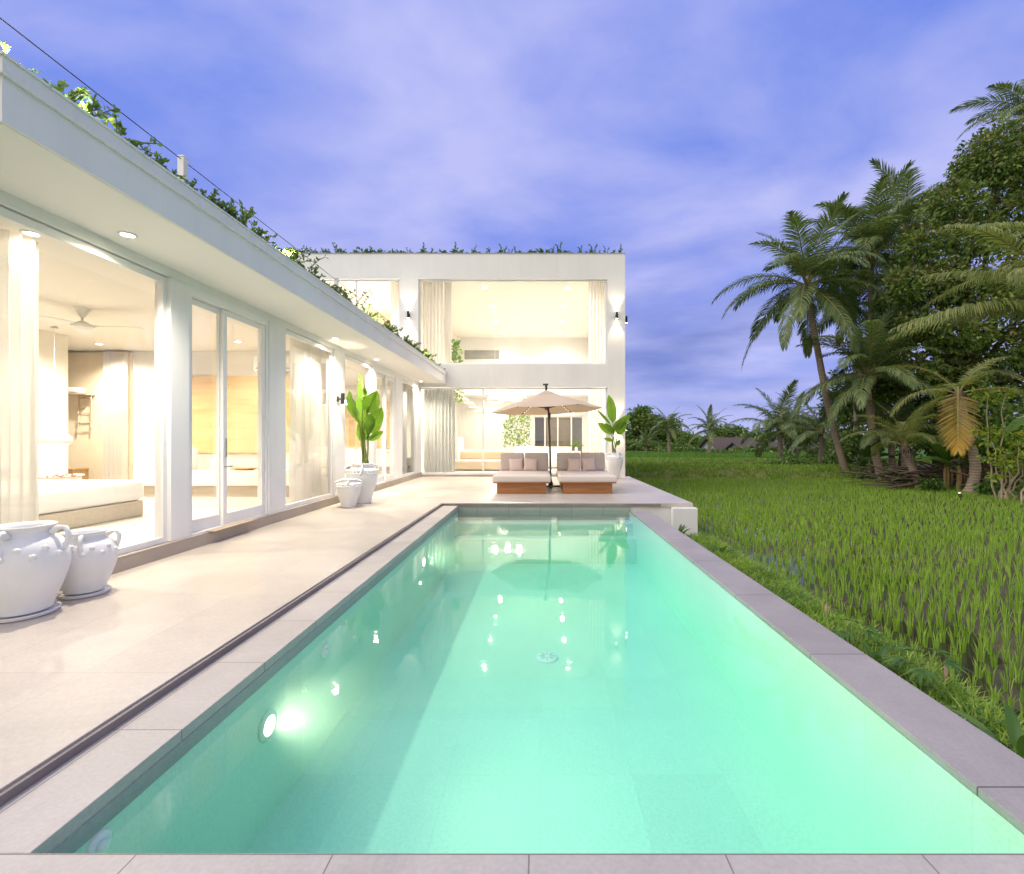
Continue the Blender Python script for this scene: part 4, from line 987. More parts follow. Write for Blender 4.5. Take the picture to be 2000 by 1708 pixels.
def hall():
    t = thing('sofa','low beige sofa inside the ground floor glass wall','sofa',(-2.2,16.9,.13))
    m = MB(); rounded(m,0,0,.2,1.9,.95,.34,.06); m.build('seat', M['sofa'], t)
    m = MB(); rounded(m,0,.42,.52,1.7,.2,.36,.07); m.build('backrest', M['sofa'], t)
    for s in (-.85,.85):
        for q in (-.4,.4):
            m = MB(); m.tube([(s,q,0),(s,q,.05)],.02,8); m.build('leg', M['brown'], t)
    t = thing('sofa','white sofa behind the two daybeds','sofa',(.1,18.2,.13))
    m = MB(); rounded(m,0,0,.22,2.3,.95,.38,.07); m.build('seat', M['linen'], t)
    m = MB(); rounded(m,0,.42,.60,2.3,.22,.45,.08); m.build('backrest', M['linen'], t)
    for s in (-1.05,1.05): 
        m = MB(); rounded(m,s,0,.45,.2,.95,.25,.06); m.build('armrest', M['linen'], t)
    t = thing('coffee_table','round wooden table beside the beige sofa','table',(-1.0,17.0,.13))
    m = MB(); m.lathe([(.33,.36),(.35,.37),(.35,.40),(.33,.41)],28); m.build('top', M['sofa'], t, sharp=40)
    for k in range(3):
        a = k*2.1; m = MB(); m.tube([(.25*math.cos(a),.25*math.sin(a),0),(.2*math.cos(a),.2*math.sin(a),.36)],.018,8); m.build('leg', M['brown'], t)
    t = thing('floor_lamp','tall white column floor lamp left of the beige sofa','floor lamp',(-3.3,19.0,.13))
    m = MB(); m.lathe([(.14,0),(.14,.03),(.05,.04)],20); m.build('base', M['shade'], t)
    m = MB(); m.lathe([(.10,.05),(.10,1.2),(.09,1.21)],20); m.build('shade', M['lampsoft'], t, sharp=40)
    t = thing('side_table','small white side table by the rear glass door','table',(1.75,22.2,.13))
    m = MB(); m.lathe([(.22,0),(.22,.55),(.2,.56)],24); m.build('drum', M['shade'], t, sharp=40)
    t = thing('flower_vase','vase with thin stems on the rear side table','vase',(1.75,22.2,.69))
    m = MB(); m.lathe([(.05,0),(.08,.08),(.05,.18),(.04,.2)],16); m.build('vase', M['ceramic'], t)
    m = sprig_mesh(random.Random(2),8,.45,.08,.02); m.build('stems', [M['vine'],M['bark']], t).location = (0,0,.18)
hall()
# ------------------------------------------------------------------ trees
def frond_mesh(L, a0, droop, rng, leaf=.62, nl=58, wid=.04, hang=.5):
    m = MB(); n = 16; pts = [Vector((0,0,0))]; tang = []
    for i in range(n):
        s = (i+.5)/n; a = a0 - droop*s**1.25; d = Vector((math.cos(a),.0,math.sin(a))); tang.append(d); pts.append(pts[-1]+d*L/n)
    def P(s):
        f = min(n-1e-6, s*n); i = int(f); return pts[i].lerp(pts[i+1], f-i), tang[min(i,n-1)]
    m.tube(pts[::2]+[pts[-1]] if n%2 else pts[::2], [lerp(.035,.006,i/(n//2)) for i in range(n//2+1)], 5, 1, False)
    for k in range(nl):
        s = .14 + .86*k/(nl-1); p, T = P(min(s,.999)); nrm = Vector((-T.z,0,T.x)); 
        ln = leaf*(math.sin(PI*min(1,(.10+.86*s)))**.55)*rng.uniform(.85,1.1)
        sw = R(lerp(72,22,s**1.2))
        for sd_ in (-1,1):
            if rng.random() < .03: continue
            side = Vector((0,sd_,0)); d = (T*math.cos(sw)+side*math.sin(sw)+nrm*rng.uniform(.0,.30)).normalized()
            d2 = (d + Vector((0,0,-hang*rng.uniform(.6,1.3)))).normalized(); d3 = (d2 + Vector((0,0,-hang*rng.uniform(.8,1.5)))).normalized()
            w = d.cross(nrm).normalized()*wid*.5 if d.cross(nrm).length > .01 else T*wid*.5
            a = p; b = a + d*ln*.35; c = b + d2*ln*.35; e = c + d3*ln*.3
            m.add([a-w*.5,a+w*.5,b+w,b-w,c+w*.75,c-w*.75,e],[(0,1,2,3),(3,2,4,5),(5,4,6)],0)
    return m
class FrondSet:
    def __init__(self, name_mats, L, seed, leaf=.62, nl=58, wid=.045, spec=None):
        rng = random.Random(seed); self.me = []
        for (a0,dr,hang) in spec or [(80,45,.25),(62,75,.35),(42,85,.45),(22,80,.55),(0,70,.7),(-30,45,.8)]:
            o = frond_mesh(L,R(a0),R(dr),rng,leaf,nl,wid,hang).build('frond', name_mats); self.me.append(o.data); bpy.data.objects.remove(o)
def palm(label, path, radii, fset, count, seed, low=True, cocos=True, lo=0, hi=5, azr=None, scale=1, name='coconut_palm', group=None, override=None):
    rng = random.Random(seed); base = Vector(path[0])
    t = thing(name,label,'palm tree',base,group=group)
    loc = [Vector(p)-base for p in path]
    # smooth the trunk
    pts = []; 
    for i in range(len(loc)-1):
        a = loc[max(i-1,0)]; b = loc[i]; c = loc[i+1]; d = loc[min(i+2,len(loc)-1)]
        for k in range(6):
            u = k/6; pts.append(.5*((2*b)+(-a+c)*u+(2*a-5*b+4*c-d)*u*u+(-a+3*b-3*c+d)*u**3))
    pts.append(loc[-1]); nn = len(pts)
    rad = [lerp(radii[0],radii[1],i/(nn-1))*(1+.5*math.exp(-i*.9))*(1+.05*math.sin(i*3.3)) for i in range(nn)]
    m = MB(); m.tube(pts,rad,12); m.build('trunk', M['trunk'], t)
    top = loc[-1]
    m = MB(); m.ball(top+Vector((0,0,.03)),radii[1]*1.25,0,10,(1,1,1.3))
    for k in range(14):
        a = rng.uniform(0,6.28); m.tube([top+Vector((0,0,.1)), top+Vector((math.cos(a)*.2,math.sin(a)*.2,rng.uniform(-.2,.2))), top+Vector((math.cos(a)*.32,math.sin(a)*.32,rng.uniform(-.6,-.1)))],.018,4,0,False)
    m.build('crown_shaft', M['stick'], t)
    if cocos:
        m = MB()
        for k in range(9):
            a = rng.uniform(0,6.28); m.ball(top+Vector((math.cos(a)*.28,math.sin(a)*.28,rng.uniform(-.3,-.02))),.11,0,8,(1,1,1.2))
        m.build('coconut_bunch', M['dead'], t)
    for k in range(count):
        u = k/max(1,count-1); v = lo + (hi-lo)*u + rng.uniform(-.5,.5); vi = int(max(lo,min(hi,round(v))))
        az = (k*2.39996 + rng.uniform(-.25,.25)) if azr is None else rng.uniform(*azr)
        mesh = fset.me[vi]
        o = bpy.data.objects.new('frond', mesh); COL.objects.link(o); o.parent = t
        o.location = top + Vector((0,0,.10)); o.rotation_euler = (rng.uniform(-.15,.15), rng.uniform(-.12,.12), az); s = scale*rng.uniform(.86,1.1); o.scale = (s,s,s)
    return t
FS = FrondSet([M['palm'],M['rachis']], 3.6, 1, .78, 66, .046)
FP = FrondSet([M['palm_pale'],M['rachis']], 3.6, 2, .74, 64, .036)
FE = FrondSet([M['palm_pale'],M['rachis']], 4.9, 9, .80, 84, .040, [(40,55,.9),(26,42,1.0),(14,36,1.1),(4,34,1.1)])
FL = FrondSet([M['palm'],M['rachis']], 3.0, 3, .5, 34, .07)
YA = 21.7
palm('tall leaning coconut palm with open crown at the edge of the paddy',[at(1657,938,YA),at(1640,880,YA),at(1617,790,YA+.2),at(1598,690,YA+.3),at(1585,620,YA+.3),at(1575,562,YA+.2)],(.17,.12),FS,27,11,scale=1.22,hi=5)
palm('coconut palm with banded trunk just right of the tall leaning one',[at(1722,941,20.3),at(1709,880,20.4),at(1698,800,20.5),at(1696,738,20.5)],(.17,.12),FS,26,12,hi=5,scale=1.0,cocos=False)
palm('tallest coconut palm rising behind the leaning one',[at(1712,930,24.5),at(1706,780,24.5),at(1702,640,24.6),at(1700,500,24.6)],(.18,.13),FS,32,13,scale=1.3)
palm('coconut palm filling the gap between the leaning and the tallest palm',[at(1676,928,26),at(1672,780,26),at(1668,600,26)],(.16,.12),FS,22,41,scale=1.05,cocos=False)
palm('tall coconut palm half hidden behind the big dark tree',[at(1765,925,27),at(1768,700,27),at(1772,455,27)],(.18,.13),FS,24,23,scale=1.2,hi=4)
palm('short young palm with a thick leaning trunk at the paddy edge',[at(1800,958,16.9),at(1783,920,17),at(1768,880,17.1)],(.15,.13),FP,12,14,hi=3,scale=.62,cocos=False)
tD = palm('curved palm with drooping orange lit frond at the right of the grove',[at(1893,966,15.2),at(1905,915,15.2),at(1893,860,15.3),at(1872,775,15.4)],(.16,.13),FP,7,15,lo=1,hi=4,scale=.72,cocos=False)
o = frond_mesh(2.1,R(-72),R(14),random.Random(6),.74,42,.032,.10).build('frond',[M['palm_lampglow'],M['rachis']],tD); o.location = at(1872,770,15.4)-Vector(tD.location)+Vector((-.34,-.36,.18)); o.rotation_euler = (0,0,R(-133)); o['label'] = 'orange drooping frond'
palm('palm at the right frame edge reaching pale fronds over the paddy',[(14.75,12.6,-.5),(14.9,12.7,2),(14.95,12.8,4.75)],(.16,.12),FE,6,16,scale=1.0,cocos=False,lo=0,hi=3,azr=(2.55,3.75))
palm('taller palm beyond the right frame edge with pale upper fronds',[(17.2,14.6,-.5),(17.4,14.7,4),(17.5,14.8,7.3)],(.17,.12),FE,4,17,scale=.9,cocos=False,lo=0,hi=3,azr=(2.3,4.0))
palm('very tall palm whose crown tops the big dark tree',[(28.6,26,-.5),(28.3,26,10),(28.2,26,19.4)],(.2,.14),FS,22,18,scale=1.1)
palm('distant small palm nearest to the villa on the skyline',[at(1308,888,58),at(1306,860,58),at(1305,838,58)],(.22,.16),FL,18,31,scale=1.15,cocos=False,hi=4,group='distant palms')
palm('second distant palm right of the one nearest the villa',[at(1384,890,54),at(1386,865,54),at(1386,842,54)],(.24,.18),FL,18,32,scale=1.15,cocos=False,hi=4,group='distant palms')
palm('bushy mid distance palm with arching fronds before the leaning palm',[at(1524,905,36),at(1524,870,36),at(1522,845,36)],(.22,.17),FS,20,33,scale=1.15,cocos=False,hi=4,group='distant palms')
palm('slim mid distance palm just right of the bushy one',[at(1556,902,38),at(1552,860,38),at(1551,825,38)],(.16,.13),FL,18,34,scale=1.0,cocos=False,hi=4,group='distant palms')
palm('low palm behind the base of the tall leaning palm',[at(1600,915,30),at(1604,880,30),at(1606,850,30)],(.16,.14),FL,18,35,scale=1.1,cocos=False,hi=4,group='distant palms')
palm('low bushy palm under the villa side of the skyline',[at(1262,888,60),at(1262,872,60)],(.2,.18),FL,14,36,scale=.9,cocos=False,hi=3,group='distant palms')
palm('low palm in the gap right of the second banded palm',[at(1745,935,20.5),at(1742,900,20.6),at(1740,850,20.7)],(.13,.12),FS,14,37,scale=.75,cocos=False,hi=4)

def leaf_cloud(m, clumps, per, leaf, rng, mat=0, shell=.55, mat2=None):
    for (c, r) in clumps:
        c = Vector(c); r = Vector(r) if not isinstance(r,(int,float)) else Vector((r,r,r))
        for k in range(int(per*(r.x*r.y*r.z)**(2/3))):
            u = Vector((rng.gauss(0,1),rng.gauss(0,1),rng.gauss(0,1))).normalized(); q = rng.uniform(shell,1.05)
            p = c + Vector((u.x*r.x,u.y*r.y,u.z*r.z))*q*(1+.22*mnoise.noise(Vector((c.x+u.x*2,c.y+u.y*2,u.z*2))))
            mm = mat if (mat2 is None or rng.random() > .25+.35*u.z) else mat2
            for j in range(4):
                d = (u*.7 + Vector((rng.uniform(-1,1),rng.uniform(-1,1),rng.uniform(-1.1,.5)))).normalized(); ll = leaf*rng.uniform(.6,1.25)
                s = d.cross(Vector((rng.uniform(-1,1),rng.uniform(-1,1),rng.uniform(-1,1)))).normalized()*ll*.24
                b = p + Vector((rng.uniform(-1,1),rng.uniform(-1,1),rng.uniform(-1,1)))*leaf*.5
                m.add([b,b+d*ll*.5+s,b+d*ll,b+d*ll*.5-s],[(0,1,2,3)],mm)
def tree(label, base, clumps, per, leaf, trunk_r, seed, mats, cat='tree', name='broadleaf_tree', group=None, limbs=True, shell=.5):
    rng = random.Random(seed); base = Vector(base); t = thing(name,label,cat,base,group=group)
    cl = [(Vector(c)-base, r) for c, r in clumps]
    m = MB(); leaf_cloud(m,cl,per,leaf,rng,0,shell,1 if len(mats) > 1 else None); m.build('crown', mats, t)
    if trunk_r:
        m = MB(); top = sum((c for c,_ in cl), Vector())/len(cl); fork = top*.45; fork.z = top.z*.5
        m.tube([(0,0,-.1),fork*.5+Vector((.05,.05,0)),fork],[trunk_r*1.3,trunk_r,trunk_r*.8],8)
        if limbs:
            for c,_ in cl:
                mid = fork.lerp(c,.5)+Vector((rng.uniform(-.2,.2),rng.uniform(-.2,.2),-.15)); m.tube([fork,mid,c],[trunk_r*.55,trunk_r*.35,trunk_r*.12],6,0,False)
        m.build('trunk', M['bark'], t)
def C(px,py,Y,r): return (at(px,py,Y), r)
YT = 20
tree('huge dark broadleaf tree towering over the palms at the right',(19.5,20.5,-.4),
    [C(1950,310,YT,(1.5,1.5,1.5)),C(1900,330,YT+1,(.9,1,.8)),C(1990,420,YT,(1.8,1.5,1.5)),C(1860,400,YT,(1.1,1.1,.85)),C(1895,470,YT,(1.3,1.2,1.1)),C(1800,480,YT,(1.0,1.0,.8)),C(1840,560,YT,(1.5,1.3,1.1)),C(1775,560,YT,(1.0,1.1,.9)),C(1925,575,YT-.5,(1.6,1.3,1.2)),
     C(1790,640,YT,(1.1,1.1,.8)),C(1860,650,YT-.5,(1.4,1.2,.9)),C(1960,680,YT,(1.8,1.4,1.2)),C(1790,720,YT,(1.0,1.1,.7)),C(1870,740,YT,(1.3,1.1,.8)),C(2040,560,YT,(2,1.5,2)),C(2060,720,YT,(1.8,1.5,1.5)),C(2050,330,YT,(1.6,1.5,1.4)),C(1730,760,YT+1,(.9,1,.6)),C(1738,665,23,(1.1,1,1.1)),C(1722,735,24,(1.1,1,.9)),C(1750,600,23,(.9,1,.8))],
    430,.21,.32,41,[M['leaf_dark'],M['leaf_rust']],shell=.35)
rng = random.Random(9)
bush = [(1690,770,28,2.4,2.2,'tall dark foliage filling the gap between the coconut trunks'),(1745,720,25,1.8,1.8,'dark foliage right of the tallest palm trunk'),(1625,870,34,2.2,1.6,'far low foliage behind the leaning trunk'),(1640,800,30,2.0,1.6,'dark bush behind the leaning palm trunk'),(1590,850,40,2.4,1.6,'bluish far bush left of the leaning palm'),(1660,880,26,1.5,1.4,'low dark bush between the two coconut palm trunks'),(1755,830,24,1.9,1.7,'dark bush behind the banded palm'),(1820,860,22,1.8,1.8,'dark bush behind the young thick palm'),
        (1890,850,20,1.7,1.8,'dark bush behind the curved palm'),(1960,830,18.5,1.8,1.9,'tall dark bush behind the slender stems'),(2030,880,16.5,1.7,1.6,'dense bush at the right frame edge'),(1840,780,23,1.9,1.4,'high dark foliage under the big tree'),(1930,760,22,2.0,1.5,'high dark foliage right under the big tree'),(2000,940,14.0,.75,.6,'low bush at the paddy edge by the right frame edge'),(1700,920,22,.9,.7,'low leafy bush at the foot of the banded palm')]
for i, (px,py,Y,rx,rz,lab) in enumerate(bush):
    c = at(px,py,Y); cl = [(c+Vector((rng.uniform(-.6,.6)*rx,rng.uniform(-.5,.5),rng.uniform(-.5,.5)*rz)), (rx*rng.uniform(.45,.7),rx*.5,rz*rng.uniform(.45,.7))) for k in range(5)]
    tree(lab,(c.x,c.y,-.45),cl,120,.26 if Y > 16 else .16,.07,50+i,[M['leaf_dark'],M['leaf_mid']] if i%3 == 0 else [M['leaf_dark']],'bush','bush',limbs=False,shell=.2)
for i, (px,py,Y,r,lab) in enumerate([(1752,938,17.6,.55,'low leafy plant in front of the stick pile by the young palm'),(1828,948,15.9,.45,'low leafy plant between the young palm and the banana leaf'),(1925,958,14.6,.45,'low leafy plant between the curved palm and the slender stems'),(1690,936,20.2,.55,'low leafy plant at the grass verge between the palm trunks')]):
    c = at(px,py,Y); tree(lab,(c.x,c.y,-.5),[(c+Vector((rng.uniform(-.5,.5)*r,rng.uniform(-.3,.3)*r,rng.uniform(-.2,.4)*r)),(r*.6,r*.6,r*.5)) for k in range(5)],190,.17,.03,170+i,[M['leaf_mid']],'plant','undergrowth_plant',limbs=False,shell=.2)
c = at(1545,915,27); tree('round green bush on the field ridge',(c.x,c.y,-.5),[C(1512,912,26,(.9,.7,.5)),C(1562,912,26,(1.0,.7,.65)),C(1540,898,26,(.9,.7,.55)),C(1585,920,26,(.6,.6,.4))],200,.16,.05,71,[M['leaf_dark'],M['leaf_mid']],'bush','bush',limbs=False,shell=.3)
for i, (px,py,Y,r,lab) in enumerate([(1240,838,78,(5,3,4.2),'distant feathery tree on the skyline next to the villa'),(1275,862,80,(4,3,2.2),'low distant tree right of the feathery one'),(1345,868,76,(4,3,1.8),'low distant tree between the two small palms'),(1440,866,85,(4.5,3,2.2),'distant round tree behind the rooftops'),(1480,872,80,(4,3,2.0),'distant tree behind the house with the white gable'),(1400,880,70,(3,2,1.2),'distant shrub before the houses'),(1590,865,75,(6,3,3.0),'distant tree mass left of the leaning palm'),(1535,872,90,(6,3,2.4),'distant tree behind the bushy mid palm'),(1310,878,70,(5,2,1.2),'distant shrub under the first small palm'),(1245,880,70,(4,2,1.5),'distant shrub at the villa corner'),(1330,884,63,(4,2,.8),'distant scrub between the two small palms'),(1420,888,60,(4,2,.7),'distant scrub in front of the white gable'),(1490,886,58,(4,2,.8),'distant scrub in front of the low brown roof'),(1370,868,88,(5,3,2.0),'distant tree behind the second small palm'),(1510,860,95,(6,3,2.8),'far tree crown above the rooftops'),(1455,862,98,(8,4,3.6),'broad far tree line above the white gable'),(1330,866,96,(7,4,3.0),'broad far tree line between the skyline palms'),(1565,856,92,(7,4,4.2),'tall far trees behind the slim mid palm'),(1290,852,90,(4,3,4.4),'tall far tree beside the first skyline palm')]):
    c = at(px,py,Y); cl = [(c+Vector((rng.uniform(-.7,.7)*r[0],rng.uniform(-.5,.5)*r[1],rng.uniform(-.5,.6)*r[2])), (r[0]*.42,r[1]*.5,r[2]*.42)) for k in range(7)]
    tree(lab,(c.x,c.y,-.6),cl,75,.55,.18,90+i,[M['leaf_dark'],M['leaf_mid']],'tree','distant_tree',group='distant trees',shell=.2)

t = thing('garden_wall','grey garden wall seen through the rear glass door','wall',(1.0,27.0,-.3))
m = MB(); m.box(-4,1.6,0,.2,0,3.6); m.build('panel', M['sill'], t); m = MB(); m.box(-4.04,1.64,-.04,.24,3.6,3.68); m.build('cap', M['slate'], t)
def house(label, px, py, Y, w, d, hw, hr, mroof='rooftile'):
    c = at(px,py,Y); t = thing('distant_house',label,'house',(c.x,c.y,-2.1),R(12))
    m = MB(); m.box(-w/2,w/2,-d/2,d/2,0,hw); m.add([(-w/2,-d/2,hw),(-w/2,d/2,hw),(-w/2,0,hw+hr)],[(0,1,2)]); m.add([(w/2,-d/2,hw),(w/2,d/2,hw),(w/2,0,hw+hr)],[(0,2,1)]); m.build('wall', M['housewall'], t)
    m = MB(); e = .5
    for s in (-1,1): m.add([(-w/2-e,s*(d/2+e),hw-.25),(w/2+e,s*(d/2+e),hw-.25),(w/2+e,0,hw+hr+.1),(-w/2-e,0,hw+hr+.1),(-w/2-e,s*(d/2+e),hw-.4),(w/2+e,s*(d/2+e),hw-.4),(w/2+e,0,hw+hr-.05),(-w/2-e,0,hw+hr-.05)],[(0,1,2,3),(7,6,5,4),(0,4,5,1),(1,5,6,2),(3,7,4,0)])
    m.build('roof', M[mroof], t)
    for x in (-w/4,w/4):
        m = MB(); m.box(x-.5,x+.5,-d/2-.03,-d/2-.005,.9,1.9); m.build('window', M['darkpane'], t)
house('far house with white gable and brown tiled roof',1425,880,66,6.5,5,2.0,1.5)
house('far low house with brown roof right of the white gable',1475,884,62,6,5,1.7,1.2)
house('far house with brown roof behind the bushy palm',1560,880,74,8,5,2.2,1.5)

def banana(label, base, n, L, seed, dead=0):
    rng = random.Random(seed); t = thing('banana_plant',label,'banana plant',base,group='banana plants in the grove')
    h = L*.55; m = MB(); m.tube([(0,0,-.1),(.03,0,h*.5),(0,0,h)],[.10,.085,.05],9); m.build('stem', M['greenstem'], t)
    for k in range(n):
        a = k*2.4+rng.uniform(-.3,.3); el = rng.uniform(R(15),R(70)); B = Vector((0,0,h*.95)); d = Vector((math.cos(a)*math.cos(el),math.sin(a)*math.cos(el),math.sin(el)))
        m = MB(); big_leaf(m,B+d*.15,B+d*L*rng.uniform(.7,1.05),L*.28,(0,-.25,1),.25); m.build('leaf', M['leaf_mid'], t)
    for k in range(dead):
        a = rng.uniform(3.6,5.8); d = Vector((math.cos(a)*.35,math.sin(a)*.35,-1)).normalized(); m = MB(); big_leaf(m,Vector((0,0,h*.9))+Vector((math.cos(a)*.12,math.sin(a)*.12,0)),Vector((0,0,h*.9))+d*L*.36,.07,(math.cos(a),math.sin(a),.2),.2); m.build('dead_leaf', M['dead'], t)
banana('banana plant with long bright leaf in front of the stick pile',at(1848,962,16.0),7,1.9,3,4)
banana('banana plant with hanging brown leaves beside the curved palm',at(1872,964,15.6),6,1.7,4,6)
banana('broad leafed banana plant left of the banded palm trunk',at(1698,936,20.9),8,1.7,5,0)
banana('banana plant in the shade right of the slender stems',at(1965,955,16.5),7,2.3,6,0)
def stick_pile():
    rng = random.Random(12); t = thing('stick_pile','heap of dry poles and brushwood under the palms','wood pile',(14.6,17.0,-.45))
    m = MB()
    for k in range(80):
        x = rng.uniform(-1.8,1.6); y = rng.uniform(-.7,1.3); z = rng.uniform(0,.85)*(1-abs(x)/2.6); L = rng.uniform(1.0,2.8); a = rng.gauss(0,.25); e = rng.gauss(-.08,.18)
        d = Vector((math.cos(a)*math.cos(e),math.sin(a)*.6,math.sin(e))); c = Vector((x,y,z+.05)); m.tube([c-d*L/2,c+Vector((0,0,rng.uniform(-.05,.05))),c+d*L/2],rng.uniform(.012,.04),5)
    m.build('poles', M['stick'], t)
    t = thing('stick_pile','second heap of dry poles right of the curved palm','wood pile',(16.0,15.6,-.45))
    m = MB()
    for k in range(50):
        x = rng.uniform(-1.2,1.6); y = rng.uniform(-.6,1.0); z = rng.uniform(0,1.0); L = rng.uniform(1.2,3.0); a = rng.gauss(-.25,.2); e = rng.gauss(-.05,.14)
        d = Vector((math.cos(a)*math.cos(e),math.sin(a)*.6,math.sin(e))); c = Vector((x,y,z)); m.tube([c-d*L/2,c+d*L/2],rng.uniform(.012,.04),5)
    m.build('poles', M['stick'], t)
stick_pile()
def slender(label, px, seed, stems, Y=13.6):
    rng = random.Random(seed); b = at(px,978,Y); t = thing('slender_shrub',label,'shrub',b,group='slender lime leaved shrubs')
    ms = MB(); ml = MB()
    for (dx,ty) in stems:
        top = at(px+dx,ty,Y)-b; p = [Vector((rng.uniform(-.15,.15),rng.uniform(-.2,.2),-.1))]; 
        for i in range(1,7): p.append(p[0].lerp(top,i/6)+Vector((rng.uniform(-.07,.07),rng.uniform(-.1,.1),0)))
        ms.tube(p,[lerp(.03,.010,i/6) for i in range(7)],6)
        leaf_cloud(ml,[(top,(.32,.3,.20)),(p[4]+Vector((rng.uniform(-.35,.35),0,.1)),(.28,.26,.16))],200,.15,rng,0,.1)
    ms.build('stem', M['stem'], t); ml.build('foliage', [M['leaf_lime']], t)
slender('slender pale stemmed shrub with lime leaves at the right edge',1955,7,[(-15,860),(10,880),(25,855),(-30,775),(5,770),(45,900)])
slender('second slender shrub with lime leaves closer to the frame edge',1985,8,[(10,860),(30,840),(-20,905),(45,880)],13.2)
t = thing('grove_spotlight','small warm garden spotlight at the foot of the curved palm','spotlight',at(1876,978,13.75))
m = MB(); m.tube([(0,0,-.1),(0,0,.12)],.012,8); m.tube([(0,0,.10),(.02,.05,.20)],.04,12); m.build('housing', M['black'], t)
m = MB(); m.ball((.021,.053,.206),.03,0,8); m.build('lens', M['lampsoft'], t)
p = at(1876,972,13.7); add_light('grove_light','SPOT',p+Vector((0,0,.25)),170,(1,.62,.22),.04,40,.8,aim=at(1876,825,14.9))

# ------------------------------------------------------------------ rice, grass, weeds
def blades(m, x, y, z, n, h, spread, rng, w=.007, lean=.35):
    for k in range(n):
        a = rng.uniform(0,6.28); r = spread*math.sqrt(rng.random()); bx = x+r*math.cos(a); by = y+r*math.sin(a)
        L = h*rng.uniform(.6,1.1); le = lean*rng.uniform(.15,1.0); ax = math.cos(a+rng.uniform(-.5,.5)); ay = math.sin(a+rng.uniform(-.5,.5))
        q = rng.uniform(0,PI); wx = w*math.cos(q); wy = w*math.sin(q)
        m1x = bx+ax*le*L*.3; m1y = by+ay*le*L*.3; tx = bx+ax*le*L; ty = by+ay*le*L; tz = z+L*(1-.3*le)
        m.add([(bx-wx*.6,by-wy*.6,z-.02),(bx+wx*.6,by+wy*.6,z-.02),(m1x+wx,m1y+wy,z+L*.55),(m1x-wx,m1y-wy,z+L*.55),(tx,ty,tz)],[(0,1,2,3),(3,2,4)])
def vegetation():
    rng = random.Random(77)
    m = MB(); ang = R(-2); ca, sa = math.cos(ang), math.sin(ang)
    for i in range(-60,90):
        for j in range(-30,190):
            u = i*.235; v = j*.122; x = 3.2+u*ca - v*sa + rng.gauss(0,.011); y = 1.5+u*sa + v + rng.gauss(0,.018)
            xr = 13.9 if y < 13 else (13.4+.1*(y-13))
            xl = 3.05+.18*mnoise.noise(Vector((0,y*.6,0)))
            if not (xl < x < xr and 1.4 < y < 21.2): continue
            if x/y > 1.35 or x/y < .17: continue
            if rng.random() < .03: continue
            hh = .20*(1+.25*mnoise.noise(Vector((x*.35,y*.35,4)))) * (1 if x > 3.5 else .8)
            nb = 15 if y < 7 else (11 if y < 12 else 8)
            blades(m,x,y,-.635,nb,hh,.02,rng,.0038 if y < 8 else .0058,.30)
    tag(m.build('rice_plants', M['rice']),'young green rice planted in rows in the wet paddy','rice',kind='stuff')
    m = MB()
    for k in range(5200):
        x = rng.uniform(2.0,24); y = 21.3 + rng.random()*3.2; t = (y-21.3)/3.3; z = -.70+.58*math.sin(PI*min(1,t*1.15))**.6
        if x/y > .75: continue
        blades(m,x,y+.5*math.sin(x*.35),z,4,.22,.08,rng,.012,.8)
    for k in range(3500):
        x = rng.uniform(3,30); y = 29.5+rng.random()*2.5; t = (y-29.5)/2.5; z = -.55+.42*math.sin(PI*t)**.6
        blades(m,x,y+.5*math.sin(x*.35),z,4,.22,.1,rng,.014,.8)
    tag(m.build('ridge_grass', M['grass']),'rough grass covering the ridges between the fields','grass',kind='stuff')
    m = MB()
    for k in range(7000):
        y = 24.6+36*rng.random()**1.3; x = rng.uniform(4,.62*y+4); blades(m,x,y,-.45,4,.30,.12,rng,.016,.5)
    tag(m.build('upper_field_rice', M['crop']),'green crop filling the upper field beyond the ridges','rice',kind='stuff')
    # bank: grass and small leaves
    m = MB()
    def bz(x,y):
        wdt = .95+.25*mnoise.noise(Vector((y*.6,3,0))); t = (x-2.0)/(wdt+.25)
        return -.42-.33*max(0,(t-.55)/.45)**1.3
    for k in range(4200):
        y = 1.6+6.1*rng.random(); x = 2.08+1.0*rng.random()**1.1
        if x/y > 1.35: continue
        blades(m,x,y,bz(x,y),5,.10+.09*rng.random(),.05,rng,.004,1.0)
    for k in range(15000):
        y = 1.6+6.1*rng.random(); x = 2.08+1.0*rng.random()**1.2
        if x/y > 1.35: continue
        f = .5+.5*mnoise.noise(Vector((x*1.6,y*1.6,9)))
        if rng.random() > f+.15: continue
        z = bz(x,y)+.02+rng.random()*.16*f; a = rng.uniform(0,6.28); L = rng.uniform(.018,.045); d = Vector((math.cos(a),math.sin(a),rng.uniform(-.2,.7))).normalized()*L; s = Vector((-math.sin(a),math.cos(a),rng.uniform(-.3,.3)))*L*.32; p = Vector((x,y,z))
        m.add([p,p+d*.5+s,p+d,p+d*.5-s],[(0,1,2,3)],1)
    tag(m.build('bank_weeds', [M['grass'],M['leaf_mid']]),'low grass and weeds covering the bank beside the pool wall','weeds',kind='stuff')
    # foreground edge strip of the grove
    m = MB()
    for k in range(2600):
        y = 12+9.5*rng.random(); x = (13.9 if y < 13 else 13.4+.1*(y-13))+rng.random()*1.1; z = -.62+.2*min(1,max(0,(x-14.6)/1.2)); blades(m,x,y,z,4,.2,.07,rng,.009,.9)
    tag(m.build('verge_grass', M['grass']),'grass verge at the foot of the palm grove','grass',kind='stuff')
vegetation()
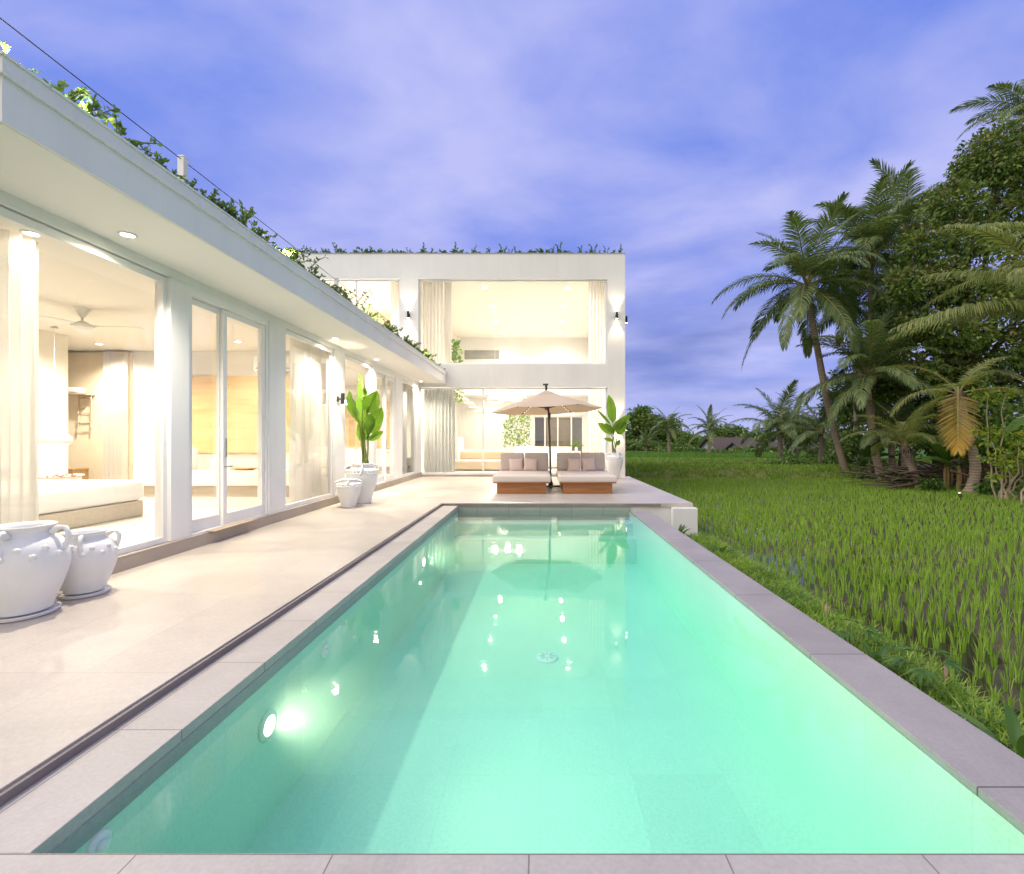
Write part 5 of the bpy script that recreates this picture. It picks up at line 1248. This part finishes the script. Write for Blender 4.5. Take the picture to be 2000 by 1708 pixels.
def weed(label, loc, kind, size, seed):
    rng = random.Random(seed); t = thing('weed_plant',label,'weed',loc,group='larger weeds on the pool bank')
    ms = MB(); ml = MB()
    if kind == 'palmate':
        for k in range(5):
            a = k*1.3+rng.uniform(-.3,.3); top = Vector((math.cos(a)*size*.35,math.sin(a)*size*.35,size*rng.uniform(.7,1.0))); ms.tube([(0,0,-.05),top*.5+Vector((0,0,.05)),top],.005,5)
            for j in range(7):
                b = a+(j-3)*.42; d = Vector((math.cos(b),math.sin(b),-.15+rng.uniform(-.1,.1))); big_leaf(ml,top,top+d*size*.5*(1-.09*abs(j-3)),size*.09,(0,0,1),.2,0,0,5)
    else:
        for k in range(11):
            a = k*2.4; el = rng.uniform(.3,1.25); d = Vector((math.cos(a)*math.cos(el),math.sin(a)*math.cos(el),math.sin(el))); b = Vector((0,0,size*.15))+d*size*.2
            ms.tube([(0,0,-.05),b],.004,5); big_leaf(ml,b,b+d*size*.75,size*.16,(0,-.2,1),.3,0,0,6)
    ms.build('stalk', M['greenstem'], t); ml.build('foliage', M['leaf_mid'], t)
weed('weed with fingered leaves on the bank by the middle of the pool wall',(2.42,3.55,-.42),'palmate',.26,1)
weed('weed with fingered leaves standing tallest on the pool bank',(2.50,2.98,-.42),'palmate',.30,2)
weed('bushy bright weed at the lower right corner of the photo',(2.38,2.28,-.42),'tuft',.36,3)
weed('bushy weed on the bank between the two fingered weeds',(2.36,3.22,-.42),'tuft',.28,4)
weed('dark tufted weed beside the white terrace pier',(2.30,7.6,-.45),'tuft',.32,5)
weed('dark weed at the foot of the white terrace pier',(2.50,8.35,-.60),'tuft',.22,6)
weed('spreading bright weed on the far end of the bank',(2.62,6.6,-.45),'tuft',.30,7)
weed('low weed against the pool lip near the tall fingered weed',(2.22,2.75,-.42),'tuft',.18,8)
for (px,py,Y,h,lab) in [(1847,1330,3.05,.30,'pinkish foxtail grass head standing tallest by the rice'),(1613,1205,4.2,.24,'pinkish foxtail grass head farther along the bank')]:
    p = at(px,py,Y); t = thing('foxtail_grass',lab,'grass',p,group='foxtail grass on the bank')
    m = MB(); m.tube([(0,0,-.25),(0,0,.02)],.002,5); m.build('stalk', M['greenstem'], t)
    m = MB(); m.tube([(0,0,.0),(.002,0,.04),(.004,0,.09),(.008,0,.13)],[.004,.011,.011,.003],10); rr = random.Random(3)
    for k in range(160):
        a = rr.uniform(0,6.28); z = rr.uniform(0,.125); d = Vector((math.cos(a),math.sin(a),.9)).normalized(); s = Vector((-math.sin(a),math.cos(a),0))*.0008; b = Vector((.004,0,z)); m.add([b+s,b-s,b+d*.022],[(0,1,2)])
    m.build('seed_head', M['foxtail'], t)
